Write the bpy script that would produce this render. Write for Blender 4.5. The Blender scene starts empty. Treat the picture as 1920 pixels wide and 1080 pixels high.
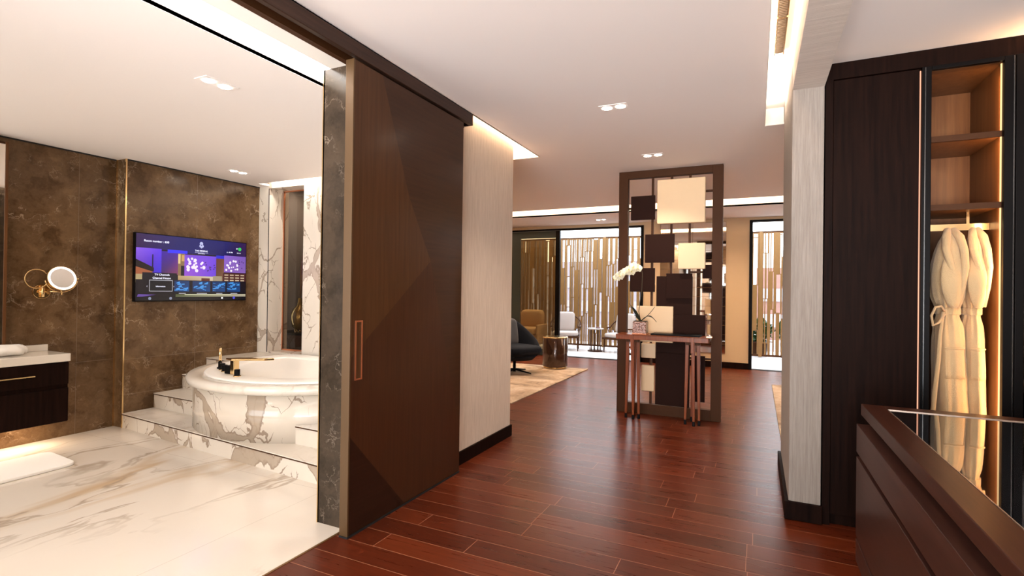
import bpy, math, random
from mathutils import Vector, Matrix
random.seed(7)
C = bpy.context.scene.collection
PI = math.pi

# ------------------------------------------------------------------ camera, world, exposure
sc = bpy.context.scene
cd = bpy.data.cameras.new('camera'); cam = bpy.data.objects.new('camera', cd); C.objects.link(cam)
cd.sensor_width = 36.0; cd.lens = 967.62 / 1920 * 36; cd.clip_start = 0.02; cd.clip_end = 300
YAW, PIT, ROL = math.radians(25.31), math.radians(0.3065), math.radians(0.7584)
F = Vector((-math.sin(YAW)*math.cos(PIT), math.cos(YAW)*math.cos(PIT), math.sin(PIT)))
Rt = Vector((math.cos(YAW), math.sin(YAW), 0)); U = Rt.cross(F)
r = math.cos(ROL)*Rt + math.sin(ROL)*U; u = -math.sin(ROL)*Rt + math.cos(ROL)*U
M = Matrix.Identity(4)
for i in range(3):
    M[i][0] = r[i]; M[i][1] = u[i]; M[i][2] = -F[i]
M[2][3] = 1.25
cam.matrix_world = M
sc.camera = cam
sc.view_settings.view_transform = 'Standard'; sc.view_settings.look = 'None'
sc.view_settings.gamma = 1; sc.view_settings.use_curve_mapping = False
sc.view_settings.exposure = 0.82
w = bpy.data.worlds.new('overcast_sky'); sc.world = w; w.use_nodes = True
w.node_tree.nodes['Background'].inputs[0].default_value = (0.86, 0.94, 1.0, 1)
w.node_tree.nodes['Background'].inputs[1].default_value = 4.2

WARM = (1.0, 0.74, 0.50); SOFT = (1.0, 0.84, 0.70); AMBER = (1.0, 0.55, 0.24); NEUT = (1.0, 0.93, 0.86)
def area(name, loc, sx, sy, power, col, rot=(0, 0, 0), spread=PI):
    l = bpy.data.lights.new(name, 'AREA'); l.shape = 'RECTANGLE'; l.size = sx; l.size_y = sy
    l.energy = power; l.color = col; l.spread = spread
    o = bpy.data.objects.new(name, l); o.location = loc; o.rotation_euler = rot; C.objects.link(o); return o
def spot(name, loc, power, col, angle=100, blend=0.6, size=0.03, rot=(0, 0, 0)):
    l = bpy.data.lights.new(name, 'SPOT'); l.energy = power; l.color = col
    l.spot_size = math.radians(angle); l.spot_blend = blend; l.shadow_soft_size = size
    o = bpy.data.objects.new(name, l); o.location = loc; o.rotation_euler = rot; C.objects.link(o); return o
# LED strips laid in the ceiling slots
UP = (PI, 0, 0)
area('cove_light', (-2.14, 1.8, 2.47), 0.05, 4.3, 9, NEUT, (0, math.radians(60), 0))
area('cove_light', (-1.90, 3.2, 2.62), 0.05, 2.2, 11, WARM, (0, 0, 0))
area('cove_light', (-2.05, 4.3, 2.70), 0.30, 0.3, 6, WARM, (0, 0, 0))
area('cove_light', (0.062, 1.0, 2.56), 0.02, 6.3, 17, SOFT, (PI, math.radians(12), 0))
area('cove_light', (-1.0, 7.62, 2.53), 11.6, 0.08, 180, WARM, UP)
area('cove_light', (-3.5, 3.93, 2.47), 2.6, 0.05, 9, NEUT, (math.radians(35), 0, 0))
# unseen fill lamps added behind the camera to brighten ceilings (hall and bathroom)
area('ceiling_fill', (0.2, -4.25, -.05), 4.3, 2.8, 900, (1.0, .95, .92), (math.radians(90 + 62), 0, 0))
area('ceiling_fill', (-3.6, -3.0, -.05), 2.8, 2.4, 38, (1.0, .90, .78), (math.radians(90 + 60), 0, 0))
area('vanity_light', (-5.0, 1.2, 0.19), 0.05, 1.8, 8, WARM, (0, 0, 0))

# ------------------------------------------------------------------ node helpers and materials
def newmat(name):
    m = bpy.data.materials.new(name); m.use_nodes = True
    return m, m.node_tree, m.node_tree.nodes['Principled BSDF']
def N(nt, typ, **kw):
    n = nt.nodes.new(typ)
    for k, v in kw.items():
        if k.startswith('i_'):
            key = k[2:]; key = int(key) if key.isdigit() else key.replace('_', ' ')
            n.inputs[key].default_value = v
        else: setattr(n, k, v)
    return n
def L(nt, a, ao, b, bi): nt.links.new(a.outputs[ao], b.inputs[bi])
def coords(nt, scale=(1, 1, 1), rot=(0, 0, 0)):
    tc = N(nt, 'ShaderNodeTexCoord'); mp = N(nt, 'ShaderNodeMapping')
    mp.inputs['Scale'].default_value = scale; mp.inputs['Rotation'].default_value = rot
    L(nt, tc, 'Object', mp, 'Vector'); return mp
def ramp(nt, stops, interp='LINEAR'):
    n = N(nt, 'ShaderNodeValToRGB'); cr = n.color_ramp; cr.interpolation = interp
    while len(cr.elements) < len(stops): cr.elements.new(0.5)
    for e, (p, c) in zip(cr.elements, stops):
        e.position = p; e.color = (*c, 1) if len(c) == 3 else c
    return n
def math_(nt, op, a, b=None, av=0, bv=0):
    n = N(nt, 'ShaderNodeMath', operation=op)
    if a is not None: nt.links.new(a, n.inputs[0])
    else: n.inputs[0].default_value = av
    if b is not None: nt.links.new(b, n.inputs[1])
    else: n.inputs[1].default_value = bv
    return n.outputs[0]
def mixc(nt, fac, a, b):
    n = N(nt, 'ShaderNodeMix', data_type='RGBA')
    if isinstance(fac, (int, float)): n.inputs[0].default_value = fac
    else: nt.links.new(fac, n.inputs[0])
    for v, i in ((a, 6), (b, 7)):
        if isinstance(v, tuple): n.inputs[i].default_value = (*v, 1)
        else: nt.links.new(v, n.inputs[i])
    return n.outputs[2]
def bump(nt, b, h, strength=.2, dist=.01):
    n = N(nt, 'ShaderNodeBump'); n.inputs['Strength'].default_value = strength; n.inputs['Distance'].default_value = dist
    nt.links.new(h, n.inputs['Height']); nt.links.new(n.outputs[0], b.inputs['Normal'])
def plain(name, col, rough=.5, metal=0, coat=0, noise=0, nscale=40, bumps=0, emit=None, es=0, sheen=0, ior=None):
    m, nt, b = newmat(name)
    b.inputs['Base Color'].default_value = (*col, 1); b.inputs['Roughness'].default_value = rough
    b.inputs['Metallic'].default_value = metal; b.inputs['Coat Weight'].default_value = coat
    b.inputs['Sheen Weight'].default_value = sheen
    if ior: b.inputs['IOR'].default_value = ior
    if emit: b.inputs['Emission Color'].default_value = (*emit, 1); b.inputs['Emission Strength'].default_value = es
    if noise or bumps:
        mp = coords(nt); n = N(nt, 'ShaderNodeTexNoise', i_Scale=nscale, i_Detail=5.0); L(nt, mp, 0, n, 'Vector')
        if noise:
            d = tuple(c * (1 - noise) for c in col); nt.links.new(mixc(nt, n.outputs[0], d, tuple(min(1, c * (1 + noise)) for c in col)), b.inputs['Base Color'])
        if bumps: bump(nt, b, n.outputs[0], bumps, .004)
    return m
def wood(name, dark, light, axis='Z', rough=.35, coat=.15, sc_=1.0, bs=.08):
    m, nt, b = newmat(name)
    s = {'X': (1.2, 28, 28), 'Y': (28, 1.2, 28), 'Z': (28, 28, 1.2)}[axis]
    mp = coords(nt, tuple(v * sc_ for v in s)); n = N(nt, 'ShaderNodeTexNoise', i_Scale=2.0, i_Detail=6.0, i_Roughness=.65); L(nt, mp, 0, n, 'Vector')
    rp = ramp(nt, [(.3, dark), (.7, light)]); L(nt, n, 0, rp, 0)
    L(nt, rp, 0, b, 'Base Color'); b.inputs['Roughness'].default_value = rough; b.inputs['Coat Weight'].default_value = coat
    b.inputs['Coat Roughness'].default_value = .2; b.inputs['Specular IOR Level'].default_value = .2
    bump(nt, b, n.outputs[0], bs, .002); return m
def marble(name, base, vein1, vein2, scale=1.0, rot=(0, 0, .6), stretch=(1, 1, 1), rough=.12, w1=.035, w2=.012, seed=0.0, strong=1.0, tile=None):
    m, nt, b = newmat(name)
    mp = coords(nt, stretch, rot); mp.inputs['Location'].default_value = (seed, seed * .7, seed * .3)
    dn = N(nt, 'ShaderNodeTexNoise', i_Scale=1.6 * scale, i_Detail=4.0); L(nt, mp, 0, dn, 'Vector')
    va = N(nt, 'ShaderNodeVectorMath', operation='MULTIPLY_ADD'); L(nt, dn, 1, va, 0); va.inputs[1].default_value = (.55, .55, .55); L(nt, mp, 0, va, 2)
    def vein(sc_, width, det, dist):
        n = N(nt, 'ShaderNodeTexNoise', i_Scale=sc_ * scale, i_Detail=det, i_Roughness=.5, i_Distortion=dist); L(nt, va, 0, n, 'Vector')
        a = math_(nt, 'ABSOLUTE', math_(nt, 'SUBTRACT', n.outputs[0], None, bv=.5))
        s = N(nt, 'ShaderNodeMapRange', interpolation_type='SMOOTHSTEP'); nt.links.new(a, s.inputs[0])
        s.inputs[1].default_value = 0; s.inputs[2].default_value = width; s.inputs[3].default_value = 1; s.inputs[4].default_value = 0
        return s.outputs[0]
    mk = N(nt, 'ShaderNodeTexNoise', i_Scale=1.1 * scale, i_Detail=2.0); L(nt, mp, 0, mk, 'Vector')
    mr = ramp(nt, [(.42, (0, 0, 0)), (.62, (1, 1, 1))]); L(nt, mk, 0, mr, 0)
    v1 = math_(nt, 'MULTIPLY', math_(nt, 'MULTIPLY', vein(.9, w1, 5.0, .3), mr.outputs[0]), None, bv=.85 * strong)
    mk2 = N(nt, 'ShaderNodeTexNoise', i_Scale=2.3 * scale, i_Detail=2.0); L(nt, va, 0, mk2, 'Vector')
    mr2 = ramp(nt, [(.45, (0, 0, 0)), (.6, (1, 1, 1))]); L(nt, mk2, 0, mr2, 0)
    v2 = math_(nt, 'MULTIPLY', math_(nt, 'MULTIPLY', vein(2.1, w2, 6.0, .6), mr2.outputs[0]), None, bv=.75 * strong)
    cl = N(nt, 'ShaderNodeTexNoise', i_Scale=1.5 * scale, i_Detail=5.0); L(nt, va, 0, cl, 'Vector')
    clr = ramp(nt, [(.4, (0, 0, 0)), (.75, (1, 1, 1))]); L(nt, cl, 0, clr, 0)
    c = mixc(nt, math_(nt, 'MULTIPLY', clr.outputs[0], None, bv=.35), base, tuple(x * .55 + y * .45 for x, y in zip(base, vein1)))
    c = mixc(nt, v1, c, vein1); c = mixc(nt, v2, c, vein2)
    if tile:
        tp = coords(nt); tp.inputs['Rotation'].default_value = tile[3] if len(tile) > 3 else (0, 0, 0)
        bt = N(nt, 'ShaderNodeTexBrick', offset=0.0, i_Scale=1.0, i_Mortar_Size=.0022, i_Mortar_Smooth=.3, i_Brick_Width=tile[0], i_Row_Height=tile[1]); L(nt, tp, 0, bt, 'Vector')
        c = mixc(nt, bt.outputs['Fac'], c, tile[2])
    nt.links.new(c, b.inputs['Base Color']); b.inputs['Roughness'].default_value = rough; return m
def stone(name, base, lightc, crack, rough=.2, scale=1.0, tile=None):
    m, nt, b = newmat(name); mp = coords(nt)
    dn = N(nt, 'ShaderNodeTexNoise', i_Scale=4.5 * scale, i_Detail=9.0, i_Roughness=.65); L(nt, mp, 0, dn, 'Vector')
    va = N(nt, 'ShaderNodeVectorMath', operation='MULTIPLY_ADD'); L(nt, dn, 1, va, 0); va.inputs[1].default_value = (.38, .38, .38); L(nt, mp, 0, va, 2)
    n = N(nt, 'ShaderNodeTexNoise', i_Scale=4.0 * scale, i_Detail=8.0, i_Roughness=.6); L(nt, va, 0, n, 'Vector')
    rp = ramp(nt, [(.34, base), (.66, lightc)]); L(nt, n, 0, rp, 0); b.inputs['Specular IOR Level'].default_value = .28
    def crk(s_, wd, lo, hi, amt):
        vo = N(nt, 'ShaderNodeTexVoronoi', feature='DISTANCE_TO_EDGE', i_Scale=s_ * scale); L(nt, va, 0, vo, 'Vector')
        s = N(nt, 'ShaderNodeMapRange'); L(nt, vo, 0, s, 0); s.inputs[1].default_value = 0; s.inputs[2].default_value = wd; s.inputs[3].default_value = 1; s.inputs[4].default_value = 0
        mk = N(nt, 'ShaderNodeTexNoise', i_Scale=s_ * .8 * scale, i_Detail=3.0); L(nt, mp, 0, mk, 'Vector')
        mr = ramp(nt, [(lo, (0, 0, 0)), (hi, (1, 1, 1))]); L(nt, mk, 0, mr, 0)
        return math_(nt, 'MULTIPLY', math_(nt, 'MULTIPLY', s.outputs[0], mr.outputs[0]), None, bv=amt)
    c = mixc(nt, crk(3.6, .03, .55, .68, .6), rp.outputs[0], crack)
    c = mixc(nt, crk(8.0, .035, .53, .68, .5), c, crack)
    if tile:
        tp = coords(nt, rot=tile[3]); bt = N(nt, 'ShaderNodeTexBrick', offset=0.0, i_Scale=1.0, i_Mortar_Size=.0018, i_Brick_Width=tile[0], i_Row_Height=tile[1]); L(nt, tp, 0, bt, 'Vector')
        c = mixc(nt, math_(nt, 'MULTIPLY', bt.outputs['Fac'], None, bv=.55), c, tile[2])
    nt.links.new(c, b.inputs['Base Color']); b.inputs['Roughness'].default_value = rough; return m
def marble2(name, base, vein, edge, scale=1.0, rot=(0, 0, 0), stretch=(1, 1, 1), rough=.12, seed=0.0, wide=.07):
    m, nt, b = newmat(name); mp = coords(nt, stretch, rot); mp.inputs['Location'].default_value = (seed, seed * .7, seed * .3)
    d1 = N(nt, 'ShaderNodeTexNoise', i_Scale=1.3 * scale, i_Detail=2.0); L(nt, mp, 0, d1, 'Vector')
    d2 = N(nt, 'ShaderNodeTexNoise', i_Scale=9.0 * scale, i_Detail=5.0); L(nt, mp, 0, d2, 'Vector')
    va = N(nt, 'ShaderNodeVectorMath', operation='MULTIPLY_ADD'); L(nt, d1, 1, va, 0); va.inputs[1].default_value = (.7, .7, .7); L(nt, mp, 0, va, 2)
    vb = N(nt, 'ShaderNodeVectorMath', operation='MULTIPLY_ADD'); L(nt, d2, 1, vb, 0); vb.inputs[1].default_value = (.09, .09, .09); L(nt, va, 0, vb, 2)
    def net(sc_, lo, hi, wd, amt):
        vo = N(nt, 'ShaderNodeTexVoronoi', feature='DISTANCE_TO_EDGE', i_Scale=sc_ * scale); L(nt, vb, 0, vo, 'Vector')
        mk = N(nt, 'ShaderNodeTexNoise', i_Scale=1.4 * sc_ * scale, i_Detail=1.5); L(nt, mp, 0, mk, 'Vector')
        mr = N(nt, 'ShaderNodeMapRange'); L(nt, mk, 0, mr, 0); mr.inputs[1].default_value = lo; mr.inputs[2].default_value = hi; mr.inputs[3].default_value = 0; mr.inputs[4].default_value = wd
        df = math_(nt, 'SUBTRACT', mr.outputs[0], vo.outputs[0])
        f = N(nt, 'ShaderNodeMapRange', interpolation_type='SMOOTHSTEP'); nt.links.new(df, f.inputs[0]); f.inputs[1].default_value = 0; f.inputs[2].default_value = .007; f.inputs[3].default_value = 0; f.inputs[4].default_value = amt
        g_ = N(nt, 'ShaderNodeMapRange'); nt.links.new(df, g_.inputs[0]); g_.inputs[1].default_value = .006; g_.inputs[2].default_value = .022; g_.inputs[3].default_value = 0; g_.inputs[4].default_value = 1
        return f.outputs[0], g_.outputs[0]
    f1, in1 = net(1.25, .33, .70, wide, .9); f2, in2 = net(3.1, .42, .70, .030, .8)
    cl = N(nt, 'ShaderNodeTexNoise', i_Scale=5.0 * scale, i_Detail=5.0); L(nt, vb, 0, cl, 'Vector')
    bc_ = mixc(nt, cl.outputs[0], tuple(x * .94 for x in base), tuple(min(1, x * 1.05) for x in base))
    inn = mixc(nt, cl.outputs[0], tuple(x * .8 for x in vein), tuple(x * 1.25 for x in vein))
    c = mixc(nt, f2, bc_, edge); c = mixc(nt, f1, c, mixc(nt, in1, edge, inn))
    nt.links.new(c, b.inputs['Base Color']); b.inputs['Roughness'].default_value = rough; return m
def planks(name):
    m, nt, b = newmat(name); tc = N(nt, 'ShaderNodeTexCoord'); sp = N(nt, 'ShaderNodeSeparateXYZ'); L(nt, tc, 'Object', sp, 0)
    RH = .142
    y = math_(nt, 'ADD', sp.outputs[1], None, bv=-.005)
    row = math_(nt, 'FLOOR', math_(nt, 'DIVIDE', y, None, bv=RH))
    wn = N(nt, 'ShaderNodeTexWhiteNoise', noise_dimensions='1D'); nt.links.new(row, wn.inputs['W'])
    x = math_(nt, 'ADD', sp.outputs[0], math_(nt, 'MULTIPLY', wn.outputs[0], None, bv=1.3))
    cx = N(nt, 'ShaderNodeCombineXYZ'); nt.links.new(x, cx.inputs[0]); nt.links.new(y, cx.inputs[1])
    bt = N(nt, 'ShaderNodeTexBrick', offset=0.0, i_Scale=1.0, i_Mortar_Size=.0019, i_Mortar_Smooth=.2, i_Brick_Width=1.05, i_Row_Height=RH, i_Bias=0.0)
    L(nt, cx, 0, bt, 'Vector'); bt.inputs['Color1'].default_value = (0, 0, 0, 1); bt.inputs['Color2'].default_value = (1, 1, 1, 1); bt.inputs['Mortar'].default_value = (.5, .5, .5, 1)
    ms = N(nt, 'ShaderNodeMapping'); ms.inputs['Scale'].default_value = (2.2, 34, 1); L(nt, cx, 0, ms, 0)
    g = N(nt, 'ShaderNodeTexNoise', i_Scale=1.6, i_Detail=7.0, i_Roughness=.62, i_Distortion=.6); L(nt, ms, 0, g, 'Vector')
    mx = N(nt, 'ShaderNodeMix', data_type='FLOAT'); mx.inputs[0].default_value = .7
    nt.links.new(bt.outputs['Color'], mx.inputs[2]); nt.links.new(g.outputs[0], mx.inputs[3])
    rp = ramp(nt, [(.12, (.032, .0052, .0018)), (.5, (.088, .0145, .0046)), (.9, (.155, .030, .009))]); nt.links.new(mx.outputs[0], rp.inputs[0])
    c = mixc(nt, bt.outputs['Fac'], rp.outputs[0], (.30, .12, .065))
    nt.links.new(c, b.inputs['Base Color'])
    rr = N(nt, 'ShaderNodeMapRange'); L(nt, g, 0, rr, 0); rr.inputs[3].default_value = .22; rr.inputs[4].default_value = .36; L(nt, rr, 0, b, 'Roughness')
    b.inputs['Specular IOR Level'].default_value = .20
    h = math_(nt, 'SUBTRACT', math_(nt, 'MULTIPLY', g.outputs[0], None, bv=.5), math_(nt, 'MULTIPLY', bt.outputs['Fac'], None, bv=.6))
    bump(nt, b, h, .14, .003); return m
def paper(name, c1, c2, axis='Z'):
    m, nt, b = newmat(name); s = (120, 120, 5) if axis == 'Z' else (5, 120, 120)
    mp = coords(nt, s); n = N(nt, 'ShaderNodeTexNoise', i_Scale=1.0, i_Detail=5.0, i_Roughness=.7); L(nt, mp, 0, n, 'Vector')
    rp = ramp(nt, [(.3, c1), (.7, c2)]); L(nt, n, 0, rp, 0); L(nt, rp, 0, b, 'Base Color'); b.inputs['Roughness'].default_value = .75
    bump(nt, b, n.outputs[0], .35, .003); return m
def glass(name, tint=(1, 1, 1), alpha=.15, rough=.0, dark=(0.01, .012, .012)):
    m = bpy.data.materials.new(name); m.use_nodes = True; nt = m.node_tree; nt.nodes.clear()
    out = N(nt, 'ShaderNodeOutputMaterial'); tr = N(nt, 'ShaderNodeBsdfTransparent'); tr.inputs[0].default_value = (*tint, 1)
    gl = N(nt, 'ShaderNodeBsdfGlossy'); gl.inputs['Roughness'].default_value = rough
    fr = N(nt, 'ShaderNodeFresnel', i_IOR=1.5); mx = N(nt, 'ShaderNodeMixShader')
    ge = N(nt, 'ShaderNodeNewGeometry'); f = math_(nt, 'MULTIPLY', math_(nt, 'ADD', fr.outputs[0], None, bv=alpha), math_(nt, 'SUBTRACT', None, ge.outputs['Backfacing'], av=1))
    nt.links.new(f, mx.inputs[0]); L(nt, tr, 0, mx, 1); L(nt, gl, 0, mx, 2); L(nt, mx, 0, out, 0); return m
def emis(name, col, s):
    return plain(name, (0, 0, 0), .6, emit=col, es=s)

m_floor = planks('dark_red_oak_planks')
m_marf = marble('white_marble_floor', (.70, .63, .545), (.52, .36, .21), (.36, .28, .21), .62, (0, 0, -.75), (1, .45, 1), .1, .026, .012, 5.3, 1.0, (1.2, 2.4, (.55, .48, .4)))
m_marb = marble2('veined_marble_tub', (.66, .57, .47), (.38, .29, .21), (.24, .16, .11), 1.25, (.3, .2, .4), (1, 1, .7), .12, 12.3, .11)
m_marw = marble2('veined_marble_wall', (.78, .70, .60), (.48, .38, .30), (.32, .24, .17), 1.5, (.2, .5, .2), (1, 1, .6), .14, 4.4, .07)
m_mart = marble('pale_marble_top', (.72, .65, .56), (.45, .34, .26), (.42, .33, .26), 1.6, (0, 0, .4), (1, 1, 1), .12, .03, .01, 1.2, .6)
RX = (0, 0, 0)
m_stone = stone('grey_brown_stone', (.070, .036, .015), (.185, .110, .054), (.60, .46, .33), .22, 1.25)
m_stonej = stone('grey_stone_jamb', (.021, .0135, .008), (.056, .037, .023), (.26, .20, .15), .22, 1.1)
m_paperc = paper('beige_grasscloth_shaded', (.215, .18, .155), (.32, .275, .24))  # same grasscloth, darkened so its colour carries the shade on the end wall
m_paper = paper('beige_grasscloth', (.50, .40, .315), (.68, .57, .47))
m_paperh = paper('beige_grasscloth_beam', (.56, .49, .43), (.74, .66, .59), 'X')
m_creamw = plain('cream_wall_paint', (.66, .50, .32), .7, bumps=.05)
m_ceil = plain('ceiling_paint', (.87, .80, .76), .9)
m_cove = plain('cove_paint', (.88, .84, .78), .8)
m_dwood = wood('dark_stained_veneer', (.004, .0014, .0009), (.014, .005, .003), 'Z', .55, .0, 1.0, .04)
m_dwood.node_tree.nodes['Principled BSDF'].inputs['Specular IOR Level'].default_value = .05
m_dwoodx = wood('dark_stained_veneer_long', (.020, .008, .0045), (.050, .021, .012), 'Y')
m_v1 = wood('door_veneer_brown', (.052, .019, .0055), (.078, .030, .0095), 'Z', .35, .1, 1.0, .03)
m_v2 = wood('door_veneer_dark', (.033, .0115, .004), (.049, .018, .0065), 'Y', .35, .1, 1.0, .03)
m_v3 = wood('door_veneer_red', (.038, .0115, .004), (.056, .018, .0065), 'Z', .33, .1, 1.3, .03)
m_v4 = wood('door_veneer_black', (.017, .0055, .0025), (.028, .0095, .0045), 'Y', .33, .1, 1.2, .03)
m_bronze = plain('brushed_bronze', (.19, .095, .03), .45, .6, noise=.15, nscale=60)
m_bronzed = plain('dark_bronze', (.058, .021, .007), .55, .1, noise=.1)
m_bronzed.node_tree.nodes['Principled BSDF'].inputs['Specular IOR Level'].default_value = .15
m_copper = plain('copper', (.72, .30, .16), .28, .95)
m_gold = plain('polished_gold', (.85, .60, .30), .16, 1.0)
m_black = plain('satin_black_frame', (.004, .003, .003), .4)
m_black.node_tree.nodes['Principled BSDF'].inputs['Specular IOR Level'].default_value = .08
m_blackg = plain('black_glass', (.004, .004, .005), .015, 0, 1.0)
m_gap = plain('matt_black', (.004, .003, .003), .7)
m_led = emis('led_strip', (1.0, .86, .66), 9)
m_slotglow = emis('slot_face_glow', (1.0, .95, .90), 9)
m_lens = emis('lamp_lens', (1.0, .86, .72), 26)
m_white = plain('white_acrylic', (.88, .84, .78), .35, 0, .1)
m_ltan = wood('tan_cabinet_lining', (.085, .031, .009), (.14, .057, .018), 'Z', .45, .1, .6)
m_walnut = wood('reddish_table_wood', (.15, .032, .008), (.25, .062, .016), 'Z', .35, .1, 1.2)
m_cream = plain('cream_leather', (.76, .55, .33), .5, noise=.04, nscale=9, bumps=.05)
m_brleather = plain('dark_brown_leather', (.020, .0058, .003), .7, 0, 0, noise=.2, nscale=120, bumps=.08)
m_brleather.node_tree.nodes['Principled BSDF'].inputs['Specular IOR Level'].default_value = .12
m_navy = plain('navy_velvet', (.006, .007, .011), .85, noise=.3, nscale=30)
m_navy.node_tree.nodes['Principled BSDF'].inputs['Specular IOR Level'].default_value = .15
m_greyc = plain('charcoal_cushion', (.035, .037, .045), .85, sheen=.1, noise=.15, nscale=200)
m_linen = plain('pale_linen', (.42, .37, .355), .9, noise=.06, nscale=150, bumps=.1)
m_tanf = plain('tan_fabric', (.50, .30, .14), .85, noise=.1, nscale=100)
m_robe = plain('cream_terry', (.56, .39, .21), .95, noise=.07, nscale=260, bumps=.6, sheen=.3)
m_leaf = plain('orchid_leaf', (.018, .022, .012), .35, noise=.4, nscale=25)
m_petal = plain('orchid_petal', (.88, .82, .60), .6, noise=.05, nscale=60)
m_stem = plain('orchid_stem', (.06, .045, .02), .6)
m_green = plain('garden_leaf', (.035, .11, .025), .6, noise=.5, nscale=9)
m_stonefl = plain('pale_terrace_tile', (.66, .64, .66), .35, noise=.06, nscale=5)
m_lat = plain('bronze_lattice', (.20, .10, .028), .5, .1, noise=.12, nscale=20)
m_mir = plain('antique_mirror', (.82, .76, .68), .03, 1.0, noise=.05, nscale=12)
m_green_fr = plain('dark_green_grey_frame', (.035, .042, .036), .35, .3)
m_grey = plain('grey_wall', (.26, .235, .22), .8)
m_tglass = glass('tinted_glass', (.52, .43, .30), .04)
m_cglass = glass('clear_glass', (.93, .93, .93), .0)
m_towel = plain('white_towel', (.86, .82, .76), .95, bumps=.5, nscale=220, sheen=.2)
m_rug = None
def rugmat():
    m, nt, b = newmat('mottled_rug'); mp = coords(nt, (1, 1, 1)); n = N(nt, 'ShaderNodeTexNoise', i_Scale=2.2, i_Detail=8.0, i_Roughness=.7, i_Distortion=1.2); L(nt, mp, 0, n, 'Vector')
    rp = ramp(nt, [(.33, (.15, .10, .065)), (.48, (.38, .26, .165)), (.62, (.52, .40, .29)), (.75, (.26, .18, .12))]); L(nt, n, 0, rp, 0); L(nt, rp, 0, b, 'Base Color')
    b.inputs['Roughness'].default_value = .95; n2 = N(nt, 'ShaderNodeTexNoise', i_Scale=300.0); L(nt, mp, 0, n2, 'Vector'); bump(nt, b, n2.outputs[0], .4, .004); return m
m_rug = rugmat()

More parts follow.
